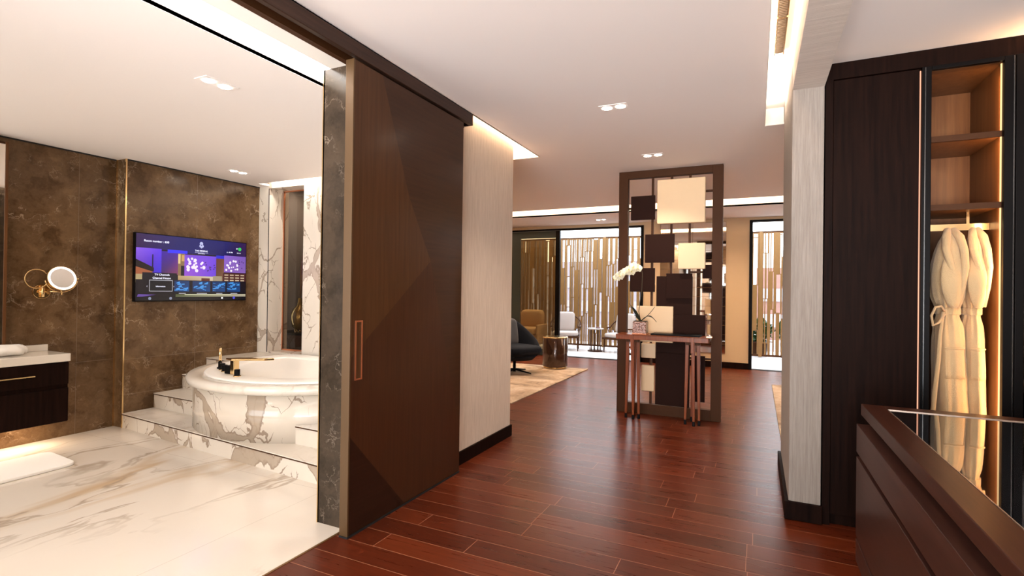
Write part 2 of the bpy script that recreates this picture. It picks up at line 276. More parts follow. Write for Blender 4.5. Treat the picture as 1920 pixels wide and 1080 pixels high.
# ------------------------------------------------------------------ mesh helpers
ORG = {}
class MB:
    def __init__(s): s.v = []; s.f = []; s.mi = []; s.cur = 0; s.sm = []
    def add(s, vs, fs, smooth=False):
        o = len(s.v); s.v += [tuple(x) for x in vs]; s.f += [tuple(i + o for i in f) for f in fs]; s.mi += [s.cur] * len(fs); s.sm += [smooth] * len(fs); return s
    def box(s, x0, x1, y0, y1, z0, z1):
        return s.add([(x0, y0, z0), (x1, y0, z0), (x1, y1, z0), (x0, y1, z0), (x0, y0, z1), (x1, y0, z1), (x1, y1, z1), (x0, y1, z1)],
                     [(3, 2, 1, 0), (4, 5, 6, 7), (0, 1, 5, 4), (1, 2, 6, 5), (2, 3, 7, 6), (3, 0, 4, 7)])
    def prism(s, pts, z0, z1):
        n = len(pts); vs = [(x, y, z0) for x, y in pts] + [(x, y, z1) for x, y in pts]
        return s.add(vs, [tuple(reversed(range(n))), tuple(range(n, 2 * n))] + [(i, (i + 1) % n, n + (i + 1) % n, n + i) for i in range(n)])
    def loft(s, rings, cap=True, smooth=True, closed=False):
        n = len(rings[0]); vs = [p for rg in rings for p in rg]; fs = []
        K = len(rings)
        for j in range(K if closed else K - 1):
            for i in range(n):
                a = j * n + i; b_ = j * n + (i + 1) % n; j2 = (j + 1) % K
                fs.append((a, b_, j2 * n + (i + 1) % n, j2 * n + i))
        s.add(vs, fs, smooth)
        if cap and not closed:
            o = len(s.v) - len(vs); s.f.append(tuple(reversed(range(o, o + n)))); s.f.append(tuple(range(o + (K - 1) * n, o + K * n))); s.mi += [s.cur] * 2; s.sm += [False] * 2
        return s
    def lathe(s, cx, cy, prof, n=40, cap=True):
        return s.loft([[(cx + r_ * math.cos(2 * PI * i / n), cy + r_ * math.sin(2 * PI * i / n), z) for i in range(n)] for r_, z in prof], cap)
    def tube(s, pts, rad, n=10, closed=False):
        pts = [Vector(p) for p in pts]; K = len(pts); rings = []
        rads = rad if isinstance(rad, (list, tuple)) else [rad] * K
        prev = None
        for k in range(K):
            if closed: t = pts[(k + 1) % K] - pts[k - 1]
            else: t = pts[min(k + 1, K - 1)] - pts[max(k - 1, 0)]
            t.normalize()
            if prev is None:
                a = Vector((0, 0, 1)) if abs(t.z) < .9 else Vector((1, 0, 0)); nx = t.cross(a).normalized()
            else: nx = (prev - t * prev.dot(t)).normalized()
            prev = nx; ny = t.cross(nx)
            rings.append([tuple(pts[k] + (nx * math.cos(2 * PI * i / n) + ny * math.sin(2 * PI * i / n)) * rads[k]) for i in range(n)])
        return s.loft(rings, True, True, closed)
    def disc(s, c, rx, n=24, axis='Z', t=.003):
        c = Vector(c); d = {'Z': (Vector((1, 0, 0)), Vector((0, 1, 0)), Vector((0, 0, 1))), 'X': (Vector((0, 1, 0)), Vector((0, 0, 1)), Vector((1, 0, 0))), 'Y': (Vector((1, 0, 0)), Vector((0, 0, 1)), Vector((0, 1, 0)))}[axis]
        return s.loft([[tuple(c + d[0] * rx * math.cos(2 * PI * i / n) + d[1] * rx * math.sin(2 * PI * i / n) + d[2] * h) for i in range(n)] for h in (-t / 2, t / 2)], True, False)
    def cushion(s, cx, cy, cz, sx, sy, sz, e=.35, n=20, axis='Z'):
        # superellipsoid
        def sg(v, p): return math.copysign(abs(v) ** p, v)
        rings = []
        for j in range(n + 1):
            ph = -PI / 2 + PI * j / n; rg = []
            cp, sp = sg(math.cos(ph), e), sg(math.sin(ph), e * 1.8)
            for i in range(2 * n):
                th = 2 * PI * i / (2 * n); a, b_, c_ = cp * sg(math.cos(th), e), cp * sg(math.sin(th), e), sp
                if axis == 'Z': q = (a * sx / 2, b_ * sy / 2, c_ * sz / 2)
                elif axis == 'Y': q = (a * sx / 2, c_ * sy / 2, b_ * sz / 2)
                else: q = (c_ * sx / 2, a * sy / 2, b_ * sz / 2)
                rg.append((cx + q[0], cy + q[1], cz + q[2]))
            rings.append(rg)
        return s.loft(rings, False)
    def xform(s, Mx):
        s.v = [tuple(Mx @ Vector(p)) for p in s.v]; return s
    def build(s, name, mats, parent=None, bevel=0, seg=2, subsurf=0):
        o_ = Vector((0, 0, 0))
        if parent is not None: o_ = ORG.get(parent.name, Vector((0, 0, 0)))
        me = bpy.data.meshes.new(name); me.from_pydata([(x - o_.x, y - o_.y, z - o_.z) for x, y, z in s.v], [], s.f); me.update()
        if not isinstance(mats, (list, tuple)): mats = [mats]
        for m in mats: me.materials.append(m)
        for p, i, sm in zip(me.polygons, s.mi, s.sm): p.material_index = i; p.use_smooth = sm
        o = bpy.data.objects.new(name, me); C.objects.link(o)
        if parent is not None: o.parent = parent
        ORG[o.name] = o_
        if bevel:
            b = o.modifiers.new('bevel', 'BEVEL'); b.width = bevel; b.segments = seg; b.limit_method = 'ANGLE'; b.angle_limit = math.radians(50)
        if subsurf:
            b = o.modifiers.new('sub', 'SUBSURF'); b.levels = subsurf; b.render_levels = subsurf
        return o
def tag(o, label, cat, group=None, kind=None):
    o['label'] = label; o['category'] = cat
    if group: o['group'] = group
    if kind: o['kind'] = kind
    return o
def thing(name, loc, label, cat, group=None):
    o = bpy.data.objects.new(name, None); o.location = loc; C.objects.link(o); o.empty_display_size = .1
    ORG[o.name] = Vector(loc); return tag(o, label, cat, group)
def struct(o, label=None):
    o['kind'] = 'structure'
    if label: o['label'] = label
    return o
def bx(*a): return MB().box(*a)
def copy_tree(o, parent=None):
    c = o.copy(); C.objects.link(c)
    if parent: c.parent = parent
    for ch in [q for q in bpy.data.objects if q.parent == o]: copy_tree(ch, c)
    return c

# ------------------------------------------------------------------ setting: levels
HZ, BZ = 2.515, 2.37
WX = -1.91           # hall face of the bathroom wall
# floors
struct(bx(WX + .0, 6, -2.6, 4.0, -.1, 0).box(-8, 6, 4.0, 9.45, -.1, 0).build('floor', m_floor), 'dark red oak plank floor of the hall and living room')
struct(bx(-5.4, WX, -1.6, 4.0, -.1, 0).build('floor', m_marf), 'white marble bathroom floor with golden brown veins')
struct(bx(-8, 6, 9.45, 12.6, -.1, -.005).build('floor', m_stonefl), 'pale tiled terrace floor beyond the living room')
struct(bx(WX - .012, WX, -.3, 2.07, .0, .002).build('trim_1', m_bronze))
# hall / living ceilings
T = .02
cl = MB()
cl.box(-1.86, .045, -2.6, 7.45, HZ, HZ + T)
cl.box(-8, -2.3, 4.2, 7.45, HZ, HZ + T).box(-2.3, -1.86, 4.5, 7.45, HZ, HZ + T)
cl.box(.045, .33, 4.32, 7.45, HZ, HZ + T).box(.33, 6, -2.6, 7.45, HZ, HZ + T)
cl.box(-8, 6, 8.1, 9.6, HZ, HZ + T)
struct(cl.build('ceiling', m_ceil), 'hall and living room ceiling')
cv = MB()
cv.box(-8, 6, -2.7, 9.6, 2.80, 2.84)                      # lid above the slots
cv.box(-8, 6, 8.1, 8.13, HZ, 2.8).box(-8, 6, 7.44, 7.46, HZ, 2.62)
cv.box(-1.865, -1.85, -2.6, 4.5, HZ, 2.68).box(-2.3, -1.86, 4.493, 4.4995, HZ + .0005, 2.8)
cv.box(.0455, .050, -2.6, 4.317, HZ + .0005, 2.645).box(.046, .1749, 4.311, 4.317, HZ + .0005, 2.645)
cv.box(-.2, .34, -2.6, 4.34, 2.64, 2.66)                 # roof of the linear slot
struct(cv.build('ceiling', m_cove), 'white lined light coves above the ceiling slots')
# beam and column on the right
struct(bx(.175, .33, -2.6, 3.28, 2.395, 2.64).build('trim_2', m_paperh), 'grasscloth clad beam under the ceiling')
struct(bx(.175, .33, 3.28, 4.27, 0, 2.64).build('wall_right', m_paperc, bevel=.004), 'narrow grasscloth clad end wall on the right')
struct(bx(.155, .336, 3.262, 4.28, 0, .10).build('baseboard_right', m_dwood, bevel=.003))
m_fin = plain('dark_bronze_fin', (.05, .028, .010), .6)
# linear grille in the slot
g = thing('air_grille', (.11, 1.0, 2.63), 'long dark slotted air grille inside the bright ceiling slot', 'air vent')
bx(.085, .125, -2.4, 3.3, 2.628, 2.638).build('grille_backing', m_gap, g)
fn = MB()
y = .4
while y < 3.28:
    fn.box(.087, .123, y, y + .005, 2.612, 2.628); y += .016
fn.build('grille_fins', m_fin, g)
bx(.080, .086, -2.4, 3.3, 2.614, 2.636).box(.124, .130, -2.4, 3.3, 2.614, 2.636).build('grille_frame', m_gold, g)
for yy in (1.3, 2.1, 2.85): bx(.08, .13, yy, yy + .015, 2.611, 2.617).build('grille_bracket', m_gold, g)

# bathroom wall (hall side)
struct(bx(-2.10, WX, 2.075, 4.03, 0, 2.42).box(WX - .05, WX, 2.075, 4.03, 2.42, 2.80).build('wall_left', m_paper), 'grasscloth clad wall between hall and bathroom')
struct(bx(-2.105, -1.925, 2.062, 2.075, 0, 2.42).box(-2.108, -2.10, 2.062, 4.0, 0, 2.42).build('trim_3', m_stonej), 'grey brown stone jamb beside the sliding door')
struct(bx(-2.111, -2.105, 2.058, 2.078, 0, 2.42).build('trim_4', m_gold))
struct(bx(WX, WX + .014, 2.2, 4.045, 0, .095).box(-2.1, WX + .014, 4.03, 4.045, 0, .095).build('baseboard_left', m_dwood, bevel=.002))
struct(bx(-2.10, WX, -2.6, -.3, 0, 2.8).build('wall_left', m_paper))
struct(bx(-3.74, -2.1, 4.26, 4.36, 0, 2.8).box(-3.74, -3.64, 4.36, 4.95, 0, 2.8).box(-8, -3.64, 4.96, 5.05, 0, 2.8).build('wall_left', m_creamw))
# sliding door header with track
hd = thing('door_header', (-1.87, 1.45, 2.43), 'long dark brown timber track housing above the sliding door', 'door track')
bx(-1.835, -1.865, -.6, 3.19, 2.425, 2.50).build('fascia', m_dwoodx, hd, bevel=.003)
bx(-1.865, -1.905, -.6, 3.19, 2.47, 2.50).build('track', m_gap, hd)
bx(-1.905, -1.94, -.6, 3.19, 2.415, 2.50).build('inner_board', m_bronzed, hd)
bx(-1.838, -1.905, 3.185, 3.198, 2.425, 2.50).build('end_cap', m_dwood, hd)

# sliding door
dr = struct(bpy.data.objects.new('door_1', None)); C.objects.link(dr); dr.location = (-1.855, 2.52, .01); ORG[dr.name] = Vector(dr.location)
dr['label'] = 'dark brown sliding door of angular veneer pieces with a recessed copper pull'
DX = -1.832
pts = dict(TL=(1.995, 2.403), TR=(3.06, 2.403), BL=(1.995, .012), BR=(3.06, .012), a=(2.207, 2.403), b=(2.458, 1.786), c=(2.685, 1.426), d=(1.995, .90), e=(1.995, .507), f=(2.45, .012), g=(3.06, .30))
dm = MB()
vs = [(DX, *pts[k]) for k in pts]; idx = {k: i for i, k in enumerate(pts)}
for mi, face in enumerate((['TL', 'd', 'c', 'b', 'a'], ['a', 'b', 'c', 'g', 'TR'], ['d', 'e', 'f', 'BR', 'g', 'c'], ['e', 'BL', 'f'])):
    dm.cur = mi; dm.add([vs[idx[k]] for k in face], [tuple(range(len(face)))])
dm.cur = 1; dm.box(DX - .001, DX - .045, 1.999, 3.06, .012, 2.403)
dm.build('panel', [m_v1, m_v2, m_v3, m_v4], dr)
bx(-1.882, DX + .002, 1.985, 1.996, .01, 2.405).build('edge_strip', plain('door_edge_bronze', (.095, .048, .016), .45, .3), dr, bevel=.002)
hp = bx(DX, DX + .004, 2.023, 2.031, .785, 1.088).box(DX, DX + .004, 2.068, 2.076, .785, 1.088).box(DX, DX + .004, 2.031, 2.068, 1.080, 1.088).box(DX, DX + .004, 2.031, 2.068, .785, .793)
hh = hp.build('pull_handle', m_copper, dr); hh['label'] = 'recessed copper pull'
bx(DX, DX + .0015, 2.031, 2.068, .793, 1.08).build('pull_recess', m_v1, hh)
# floor guide shadow channel
struct(bx(DX - .052, DX + .004, 1.985, 3.06, .0, .009).build('trim_5', m_gap))

# ------------------------------------------------------------------ bathroom shell
struct(bx(-5.26, -5.16, -1.6, 2.65, 0, BZ + .3).build('wall_back', m_stone), 'grey brown stone wall with the shaving mirror')
struct(bx(-5.26, -5.03, 2.65, 4.2, 0, BZ + .3).build('wall_back', m_stone), 'grey brown stone wall behind the screen')
struct(bx(-5.034, -5.024, 2.643, 2.655, 0, BZ).box(-5.165, -5.157, 2.638, 2.652, 0, BZ).build('trim_6', m_gold), 'thin gold corner strips on the stone step')
struct(bx(-5.165, -5.158, -1.6, 2.64, BZ - .012, BZ).box(-5.034, -5.026, 2.65, 4.0, BZ - .012, BZ).build('trim_7', m_gap))
# tile joints on TV wall
struct(bx(-5.0301, -5.0288, 3.29, 3.292, 0, BZ).box(-5.0301, -5.0288, 2.655, 4.0, .598, .600).box(-5.0301, -5.0288, 2.655, 4.0, .285, .287).box(-5.1601, -5.1588, -1.6, 2.64, .598, .600).box(-5.1601, -5.1588, 2.36, 2.362, 0, BZ).build('trim_8', plain('stone_joint', (.22, .15, .10), .6)))
struct(bx(-5.3, -4.9, -1.7, -1.6, 0, 2.7).box(-2.3, -1.95, -1.7, -1.6, 0, 2.7).box(-4.9, -2.3, -1.7, -1.6, 2.2, 2.7).box(-4.9, -2.3, -1.7, -1.6, 0, .3).build('wall_front', m_stone))
struct(bx(-4.9, -4.86, -1.68, -1.63, .3, 2.2).box(-2.34, -2.3, -1.68, -1.63, .3, 2.2).box(-4.86, -2.34, -1.68, -1.63, 2.16, 2.2).box(-4.86, -2.34, -1.68, -1.63, .3, .34).build('added_window_5', m_black))  # added window frame, out of view, around the bathroom fill light's opening
bc = MB(); bc.box(-5.3, -2.19, -1.6, 3.86, BZ, BZ + .02).box(-5.3, -4.875, 3.86, 4.0, BZ, BZ + .02)
struct(bc.build('ceiling', m_ceil), 'bathroom ceiling')
struct(bx(-2.05, -1.94, -1.6, 2.08, 2.42, 2.44).box(-2.062, -2.05, -1.6, 4.0, 2.42, 2.55).box(-2.19, -2.04, -1.6, 4.0, 2.60, 2.62).box(-2.20, -2.19, -1.6, 3.86, BZ + .001, 2.62).box(-4.9, -2.05, 3.84, 3.86, BZ + .001, 2.60).box(-4.9, -2.05, 3.84, 4.05, 2.58, 2.60).build('ceiling', m_cove), 'white lining of the bathroom ceiling slots')
struct(bx(-2.189, -2.184, -1.6, 3.86, 2.455, 2.60).build('trim_9', m_slotglow), 'glowing band for the lamplit face of the bathroom ceiling slot')  # emissive band in place of lamp light washing the slot's upper face
struct(bx(-5.3, -1.95, -1.7, 4.3, 2.72, 2.74).build('ceiling', m_cove))
# marble back wall with niche (front plane Y=4.0)
XL, XR = -4.868, -4.35
struct(bx(-5.03, XL, 4.0, 4.26, 0, 2.58).box(XR, -2.10, 4.0, 4.26, 0, 2.58).box(XL, XR, 4.0, 4.26, 2.345, 2.58).box(XL, XR, 4.0, 4.26, 0, .545).build('wall_far', m_marw), 'veined marble wall behind the bathtub with a tall niche')
struct(bx(XL - .012, XL - .003, 3.997, 4.001, .54, 2.345).build('trim_10', m_gap))
fr = MB(); fr.box(XL, XL + .014, 4.185, 4.2, .545, 2.345).box(XR - .014, XR, 4.185, 4.2, .545, 2.345).box(XL, XR, 4.185, 4.2, 2.331, 2.345).box(XL, XR, 4.185, 4.2, .545, .56)
wn = struct(bpy.data.objects.new('window_1', None)); C.objects.link(wn); wn.location = (-4.6, 4.19, .545); ORG[wn.name] = Vector(wn.location); wn['label'] = 'narrow copper framed glazed opening behind the bathtub'
fr.build('window_frame', m_copper, wn)
bx(XL + .014, XR - .014, 4.19, 4.196, .56, 2.331).build('pane', glass('smoked_glass', (.75, .70, .64), .0), wn)
# display space behind the pane
struct(bx(-5.3, -3.8, 4.9, 4.95, 0, 2.58).box(-5.35, -5.3, 4.26, 4.95, 0, 2.58).box(-3.8, -3.75, 4.26, 4.95, 0, 2.58).build('wall_far', m_grey), 'grey wall seen through the narrow opening')
cab = thing('display_cabinet', (-4.65, 4.6, 0), 'low dark cabinet behind the narrow copper framed glass', 'cabinet')
bx(-5.29, -3.81, 4.35, 4.85, .05, .70).build('body', m_bronzed, cab, bevel=.006)
bx(-5.29, -3.81, 4.33, 4.85, .70, .72).build('top', m_black, cab, bevel=.003)
area('niche_light', (-4.7, 4.65, 2.48), .9, .2, 5, SOFT)
vz = thing('amber_vase', (-4.93, 4.5, .72), 'round amber glass vase with dried plumes behind the glass', 'vase')
MB().lathe(-4.93, 4.5, [(.04, .75), (.085, .79), (.105, .87), (.105, .93), (.08, 1.0), (.035, 1.04), (.025, 1.09), (.028, 1.13)], 32).build('vase_body', plain('amber_glass', (.30, .20, .06), .12, .6), vz)
ft = MB().lathe(-4.93, 4.5, [(.062, .7215), (.062, .727)], 24)
for k in range(9):
    a = 2 * PI * k / 9; ft.tube([(-4.93 + .06 * math.cos(a), 4.5 + .06 * math.sin(a), .722), (-4.93 + .05 * math.cos(a), 4.5 + .05 * math.sin(a), .765)], .006, 6)
ft.build('foot_ring', m_gold, vz)
pl = MB()
for k in range(14):
    dx, dz, dy = random.uniform(.1, .33), random.uniform(.3, .62), random.uniform(-.05, .05)
    p = [(-4.93, 4.5, 1.1)] + [(-4.93 + dx * t ** 1.6, 4.5 + dy * t, 1.1 + dz * math.sin(t * 1.7) / math.sin(1.7)) for t in (.2, .4, .6, .8, .9, 1)]
    pl.tube(p, [.002, .004, .010, .016, .018, .014, .002], 6)
pl.build('dried_plume', plain('dried_grass', (.22, .13, .08), .9), vz)
tag(MB().lathe(-4.70, 4.47, [(.03, .722), (.055, .75), (.06, .79), (.035, .83), (.02, .84)], 24).build('small_pot', m_bronzed), 'small round dark pot beside the amber vase', 'pot')

# ------------------------------------------------------------------ bathtub and steps
CX, CY, A, B = -3.58, 3.56, 1.08, 1.08
def ell(a, b, z, n=96, e=1.0, cx=CX, cy=CY, xmax=-2.112, ymax=3.998):
    out = []
    for i in range(n):
        t = 2 * PI * i / n; c_, s_ = math.cos(t), math.sin(t)
        out.append((min(xmax, cx + a * math.copysign(abs(c_) ** e, c_)), min(ymax, cy + b * math.copysign(abs(s_) ** e, s_)), z))
    return out
st = thing('bath_steps', (-4.6, 3.0, 0), 'white marble steps rising around the bathtub with dark nosing lines', 'steps')
def frontY(x, y0): return y0 + (x + 5.03) * (2.42 - 2.65) / 2.93 * (1 if y0 < 2.7 else .55)
def epts(a, b, lo, hi, n=26):
    out = []
    for k in range(n + 1):
        t = math.radians(lo + (hi - lo) * k / n); c_, q_ = math.cos(t), math.sin(t)
        out.append((CX + a * math.copysign(abs(c_) ** 1.0, c_), min(3.995, CY + b * math.copysign(abs(q_) ** 1.0, q_))))
    return out
def outline(k, y0):
    if k == 0: return [[(-5.025, y0), (-2.112, frontY(-2.112, y0)), (-2.112, 3.995), (-5.025, 3.995)]]
    arc = [p for p in epts(A - .045, B - .045, 270, 150, 60) if p[0] < CX - .2]
    arc = [p for p in arc if p[1] > frontY(p[0], y0)]
    res = [[(-5.025, y0), (arc[0][0], frontY(arc[0][0], y0))] + arc + [(arc[-1][0], 3.995), (-5.025, 3.995)]]
    y0r = (0, 2.70, 2.98, 3.26)[k]
    ar = [p for p in epts(A - .045, B - .045, 272, 420, 80) if p[1] > y0r + .01 and p[0] > CX + .2]
    res.append([(ar[0][0], y0r), (-2.112, y0r - .04), (-2.112, 3.995), (ar[-1][0], 3.995)] + ar[::-1])
    return res
for k, (y0, z0, z1) in enumerate(((2.65, 0, .128), (2.91, .128, .262), (3.17, .262, .398), (3.41, .398, .532))):
    for poly in outline(k, y0):
        s_ = MB().prism(poly, z0, z1 - .006).build('step', m_marb, st)
        (x0_, y0_), (x1_, y1_) = poly[0], poly[1]
        MB().prism([(x0_, y0_ - .004), (x1_, y1_ - .004)] + poly[2:], z1 - .006, z1).build('tread', m_mart, s_)
        MB().prism([(x0_, y0_ - .006), (x1_, y1_ - .006), (x1_, y1_), (x0_, y0_)], z1 - .014, z1 - .007).build('nosing_strip', m_bronzed, s_)
tb = thing('bathtub', (CX, CY, .13), 'round veined marble bathtub with white basin up on the steps', 'bathtub')
MB().loft([ell(A - .05, B - .05, .1285), ell(A - .05, B - .05, .47)]).build('apron', m_marb, tb)
rings = [ell(A - .05, B - .05, .468), ell(A - .01, B - .01, .480), ell(A, B, .50), ell(A, B, .525), ell(A - .015, B - .015, .54), ell(A - .15, B - .15, .54), ell(A - .15, B - .15, .46)]
MB().loft(rings, False).build('stone_rim', m_mart, tb)
ri = [(-.125, .539), (-.132, .549), (-.145, .552), (-.315, .552), (-.335, .545), (-.36, .47), (-.40, .33), (-.50, .19), (-.70, .155)]
MB().loft([ell(A + d, B + d, z, xmax=-2.112 + min(0, d + .10), ymax=3.99 + min(0, d + .10)) for d, z in ri], True).build('basin', m_white, tb)
MB().lathe(CX, 3.5, [(.03, .156), (.03, .160)], 24).build('drain', m_gold, tb)
# deck mounted taps
tp = thing('bath_tap_set', (-3.9, 2.8, .54), 'gold bath mixer with flat spout and black knobs on the tub rim', 'tap')
for (x, y_) in ((-4.05, 2.89), (-3.95, 2.84), (-3.66, 2.735)):
    k_ = MB().lathe(x, y_, [(.026, .541), (.026, .548), (.021, .550), (.021, .592), (.019, .595)], 24).build('control_knob', m_black, tp)
    MB().lathe(x, y_, [(.029, .5405), (.029, .5455)], 24).build('knob_base', m_gold, k_)
bx(-3.86, -3.80, 2.77, 2.83, .541, .605).build('spout_body', m_black, tp, bevel=.004)
bx(-3.80, -3.755, 2.775, 2.825, .541, .655).build('riser', m_gold, tp, bevel=.004)
sp = MB(); sp.prism([(-3.87, 2.79), (-3.77, 2.765), (-3.56, 2.90), (-3.52, 2.96), (-3.56, 2.98), (-3.80, 2.86)], .648, .664); sp.build('spout', m_gold, tp, bevel=.003)
tp.location.z += .013
hs = thing('hand_shower', (-4.12, 2.92, .54), 'upright gold hand shower beside the bath knobs', 'hand shower')
MB().lathe(-4.13, 2.925, [(.024, .541), (.024, .552), (.015, .556), (.015, .60)], 20).build('holder', m_black, hs)
MB().tube([(-4.13, 2.925, .60), (-4.132, 2.927, .66), (-4.13, 2.925, .715)], .011, 12).build('wand', m_gold, hs)

hs.location.z += .013
# ------------------------------------------------------------------ television
tv = thing('wall_television', (-5.02, 3.265, 1.1), 'flat television on the stone wall showing a purple hotel menu', 'television')
Y0, Y1, Z0, Z1 = 2.71, 3.82, 1.108, 1.730
bx(-5.028, -4.992, Y0, Y1, Z0, Z1).build('tv_body', m_black, tv, bevel=.003)
def scrmat():
    m = bpy.data.materials.new('screen_picture'); m.use_nodes = True; nt = m.node_tree; b = nt.nodes['Principled BSDF']
    at = N(nt, 'ShaderNodeVertexColor', layer_name='Col'); L(nt, at, 0, b, 'Emission Color'); b.inputs['Emission Strength'].default_value = .62
    b.inputs['Base Color'].default_value = (.005, .005, .005, 1); b.inputs['Roughness'].default_value = .25; return m
m_scr = scrmat()
class SC:
    def __init__(s): s.v = []; s.f = []; s.c = []; s.d = 0
    def P(s, u_, v_): return (-4.9915 + s.d, Y0 + .008 + (Y1 - Y0 - .016) * u_, Z1 - .008 - (Z1 - Z0 - .016) * v_)
    def quad(s, u0, v0, u1, v1, c):
        s.poly([(u0, v0), (u1, v0), (u1, v1), (u0, v1)], c)
    def poly(s, ps, c):
        s.d += .000015; o = len(s.v); s.v += [s.P(*p) for p in ps]; s.f.append(tuple(range(o, o + len(ps)))[::-1])
        cs = c if isinstance(c, list) else [c] * len(ps); s.c.append(cs[::-1])
    def dot(s, u_, v_, r_, c):
        s.poly([(u_ + r_ * .56 * math.cos(2 * PI * i / 8), v_ + r_ * math.sin(2 * PI * i / 8)) for i in range(8)], c)
q = SC(); NV = (.004, .006, .13); PU = (.03, .008, .07)
q.quad(0, 0, 1, 1, (.004, .002, .006))
q.quad(0, 0, .35, .22, [PU, NV, NV, PU]); q.quad(.35, 0, .8, .25, [NV, NV, (.003, .002, .10), NV]); q.quad(.8, 0, 1, .25, [NV, PU, PU, (.003, .002, .08)])
q.quad(0, .21, .2, .6, [(.25, .10, .75), (.12, .04, .8), (.03, .02, .6), (.10, .03, .35)])
q.poly([(0, .38), (.14, .50), (.14, .56), (0, .54)], (.01, .005, .008)); q.quad(.125, .30, .135, .5, (.01, .005, .03))
q.poly([(0, .49), (.13, .56), (.13, .60), (0, .62)], (.35, .10, .04)); q.quad(0, .60, .05, .73, (.42, .32, .16))
q.quad(.2, .24, .34, .60, [(.04, .01, .35), (.07, .015, .30), (.22, .04, .10), (.06, .02, .10)])
q.quad(.25, .21, .42, .26, (.03, .03, .9)); q.quad(.34, .26, .40, .62, (.25, .15, .07)); q.quad(.34, .27, .36, .42, (.75, .55, .25)); q.quad(.37, .28, .40, .38, (.6, .35, .12)); q.quad(.365, .45, .395, .62, (.008, .006, .01))
q.quad(.395, .27, .69, .63, [(.20, .07, .65), (.16, .06, .72), (.14, .05, .65), (.30, .08, .60)])
q.quad(.69, .25, .77, .30, (.02, .02, .6)); q.quad(.69, .30, .77, .68, [(.12, .03, .03), (.16, .05, .03), (.2, .1, .06), (.12, .06, .03)])
q.quad(.77, .24, 1, .53, [(.24, .11, .58), (.18, .09, .42), (.22, .11, .40), (.26, .12, .5)])
for k in range(26):
    t = random.random(); u_ = .42 + .16 * t; v_ = .33 + random.random() * .2; q.dot(u_, v_, random.choice((.012, .02, .028)), (.95, .8, 1.0))
    if k < 12: q.dot(.58 + random.random() * .1, .32 + random.random() * .2, .012, (.06, .02, .2))
for k in range(18):
    q.dot(.79 + random.random() * .12, .31 + random.random() * .2, random.choice((.012, .02)), (.95, .85, 1))
    if k < 6: q.dot(.92 + random.random() * .07, .3 + random.random() * .16, .012, (.07, .03, .16))
q.quad(.34, .61, .66, .70, [(.5, .35, .15), (.65, .55, .38), (.6, .45, .3), (.35, .2, .1)]); q.quad(.55, .64, .63, .70, (.12, .03, .02)); q.quad(.66, .60, .75, .70, (.35, .28, .18))
q.quad(.76, .54, 1, .70, (.07, .015, .015))
for k in range(4):
    for j in range(3): q.quad(.775 + k * .056, .565 + j * .045, .815 + k * .056, .585 + j * .045, (.55, .42, .28))
q.quad(.05, .575, .33, .68, (.006, .004, .012)); q.quad(0, .68, 1, .88, (.006, .003, .008))
q.quad(.105, .685, .295, .86, (.5, .5, .55)); q.quad(.109, .693, .291, .852, (.003, .003, .008))
for (a_, b_) in ((.31, .44), (.47, .635), (.655, .785), (.80, .94)):
    q.quad(a_, .69, b_, .86, [(.005, .03, .12), (.01, .04, .14), (.005, .06, .22), (.005, .03, .12)])
    for k in range(16):
        uu = a_ + random.random() * (b_ - a_ - .03); vv = .705 + random.random() * .13; q.poly([(uu, vv), (uu + .03, vv + random.uniform(-.03, .03)), (uu + .03, vv + .012), (uu, vv + .012)], (.06, .30, .75))
    q.quad(a_ + .04, .885, b_ - .03, .893, (.6, .6, .65))
q.quad(.32, .90, 1, .955, [(.05, .06, .02), (.5, .45, .30), (.3, .25, .2), (.10, .12, .05)]); q.quad(.40, .90, .85, .915, (.6, .6, .4)); q.poly([(.02, .90), (.16, .91), (.05, .94), (.01, .94)], (.12, .06, .3))
q.quad(0, .945, 1, 1, (.004, .003, .006))
q.dot(.11, .967, .022, (.25, .28, .4)); q.dot(.28, .967, .022, (.25, .28, .4)); q.quad(.745, .952, .762, .982, (.9, .9, .9)); q.dot(.875, .965, .024, (.06, .06, .6)); q.dot(.93, .115, .032, (.04, .6, .1))
# crest: leaf shaped mark
q.dot(.545, .075, .03, (.5, .52, .8)); q.dot(.537, .115, .022, (.5, .52, .8)); q.dot(.556, .115, .022, (.5, .52, .8)); q.dot(.546, .135, .018, (.5, .52, .8)); q.dot(.546, .10, .01, (.02, .02, .2))
q.quad(.485, .222, .61, .227, (.55, .55, .75))
me = bpy.data.meshes.new('screen_picture'); me.from_pydata([(v[0] - tv.location.x, v[1] - tv.location.y, v[2] - tv.location.z) for v in q.v], [], q.f); me.materials.append(m_scr)
ca = me.color_attributes.new('Col', 'FLOAT_COLOR', 'CORNER'); k = 0
for f_, cs in zip(q.f, q.c):
    for c_ in cs: ca.data[k].color = (*c_, 1); k += 1
so = bpy.data.objects.new('screen_picture', me); C.objects.link(so); so.parent = tv; ORG[so.name] = Vector(tv.location)
m_txt = emis('screen_text', (.85, .85, 1.0), 1.1)
def text(s_, u_, v_, size, name='menu_text', align='LEFT'):
    cu = bpy.data.curves.new('t', 'FONT'); cu.body = s_; cu.size = size; cu.align_x = align
    to = bpy.data.objects.new('t', cu); C.objects.link(to); bpy.context.view_layer.update()
    dg = bpy.context.evaluated_depsgraph_get(); mm = bpy.data.meshes.new_from_object(to.evaluated_get(dg)); C.objects.unlink(to); bpy.data.objects.remove(to)
    x = -4.9893; yy = Y0 + (Y1 - Y0) * u_; zz = Z1 - (Z1 - Z0) * v_
    for v in mm.vertices: v.co = Vector((x - tv.location.x, yy + v.co.x - tv.location.y, zz + v.co.y - tv.location.z))
    mm.materials.clear(); mm.materials.append(m_txt)
    o = bpy.data.objects.new(name, mm); C.objects.link(o); o.parent = so; return o
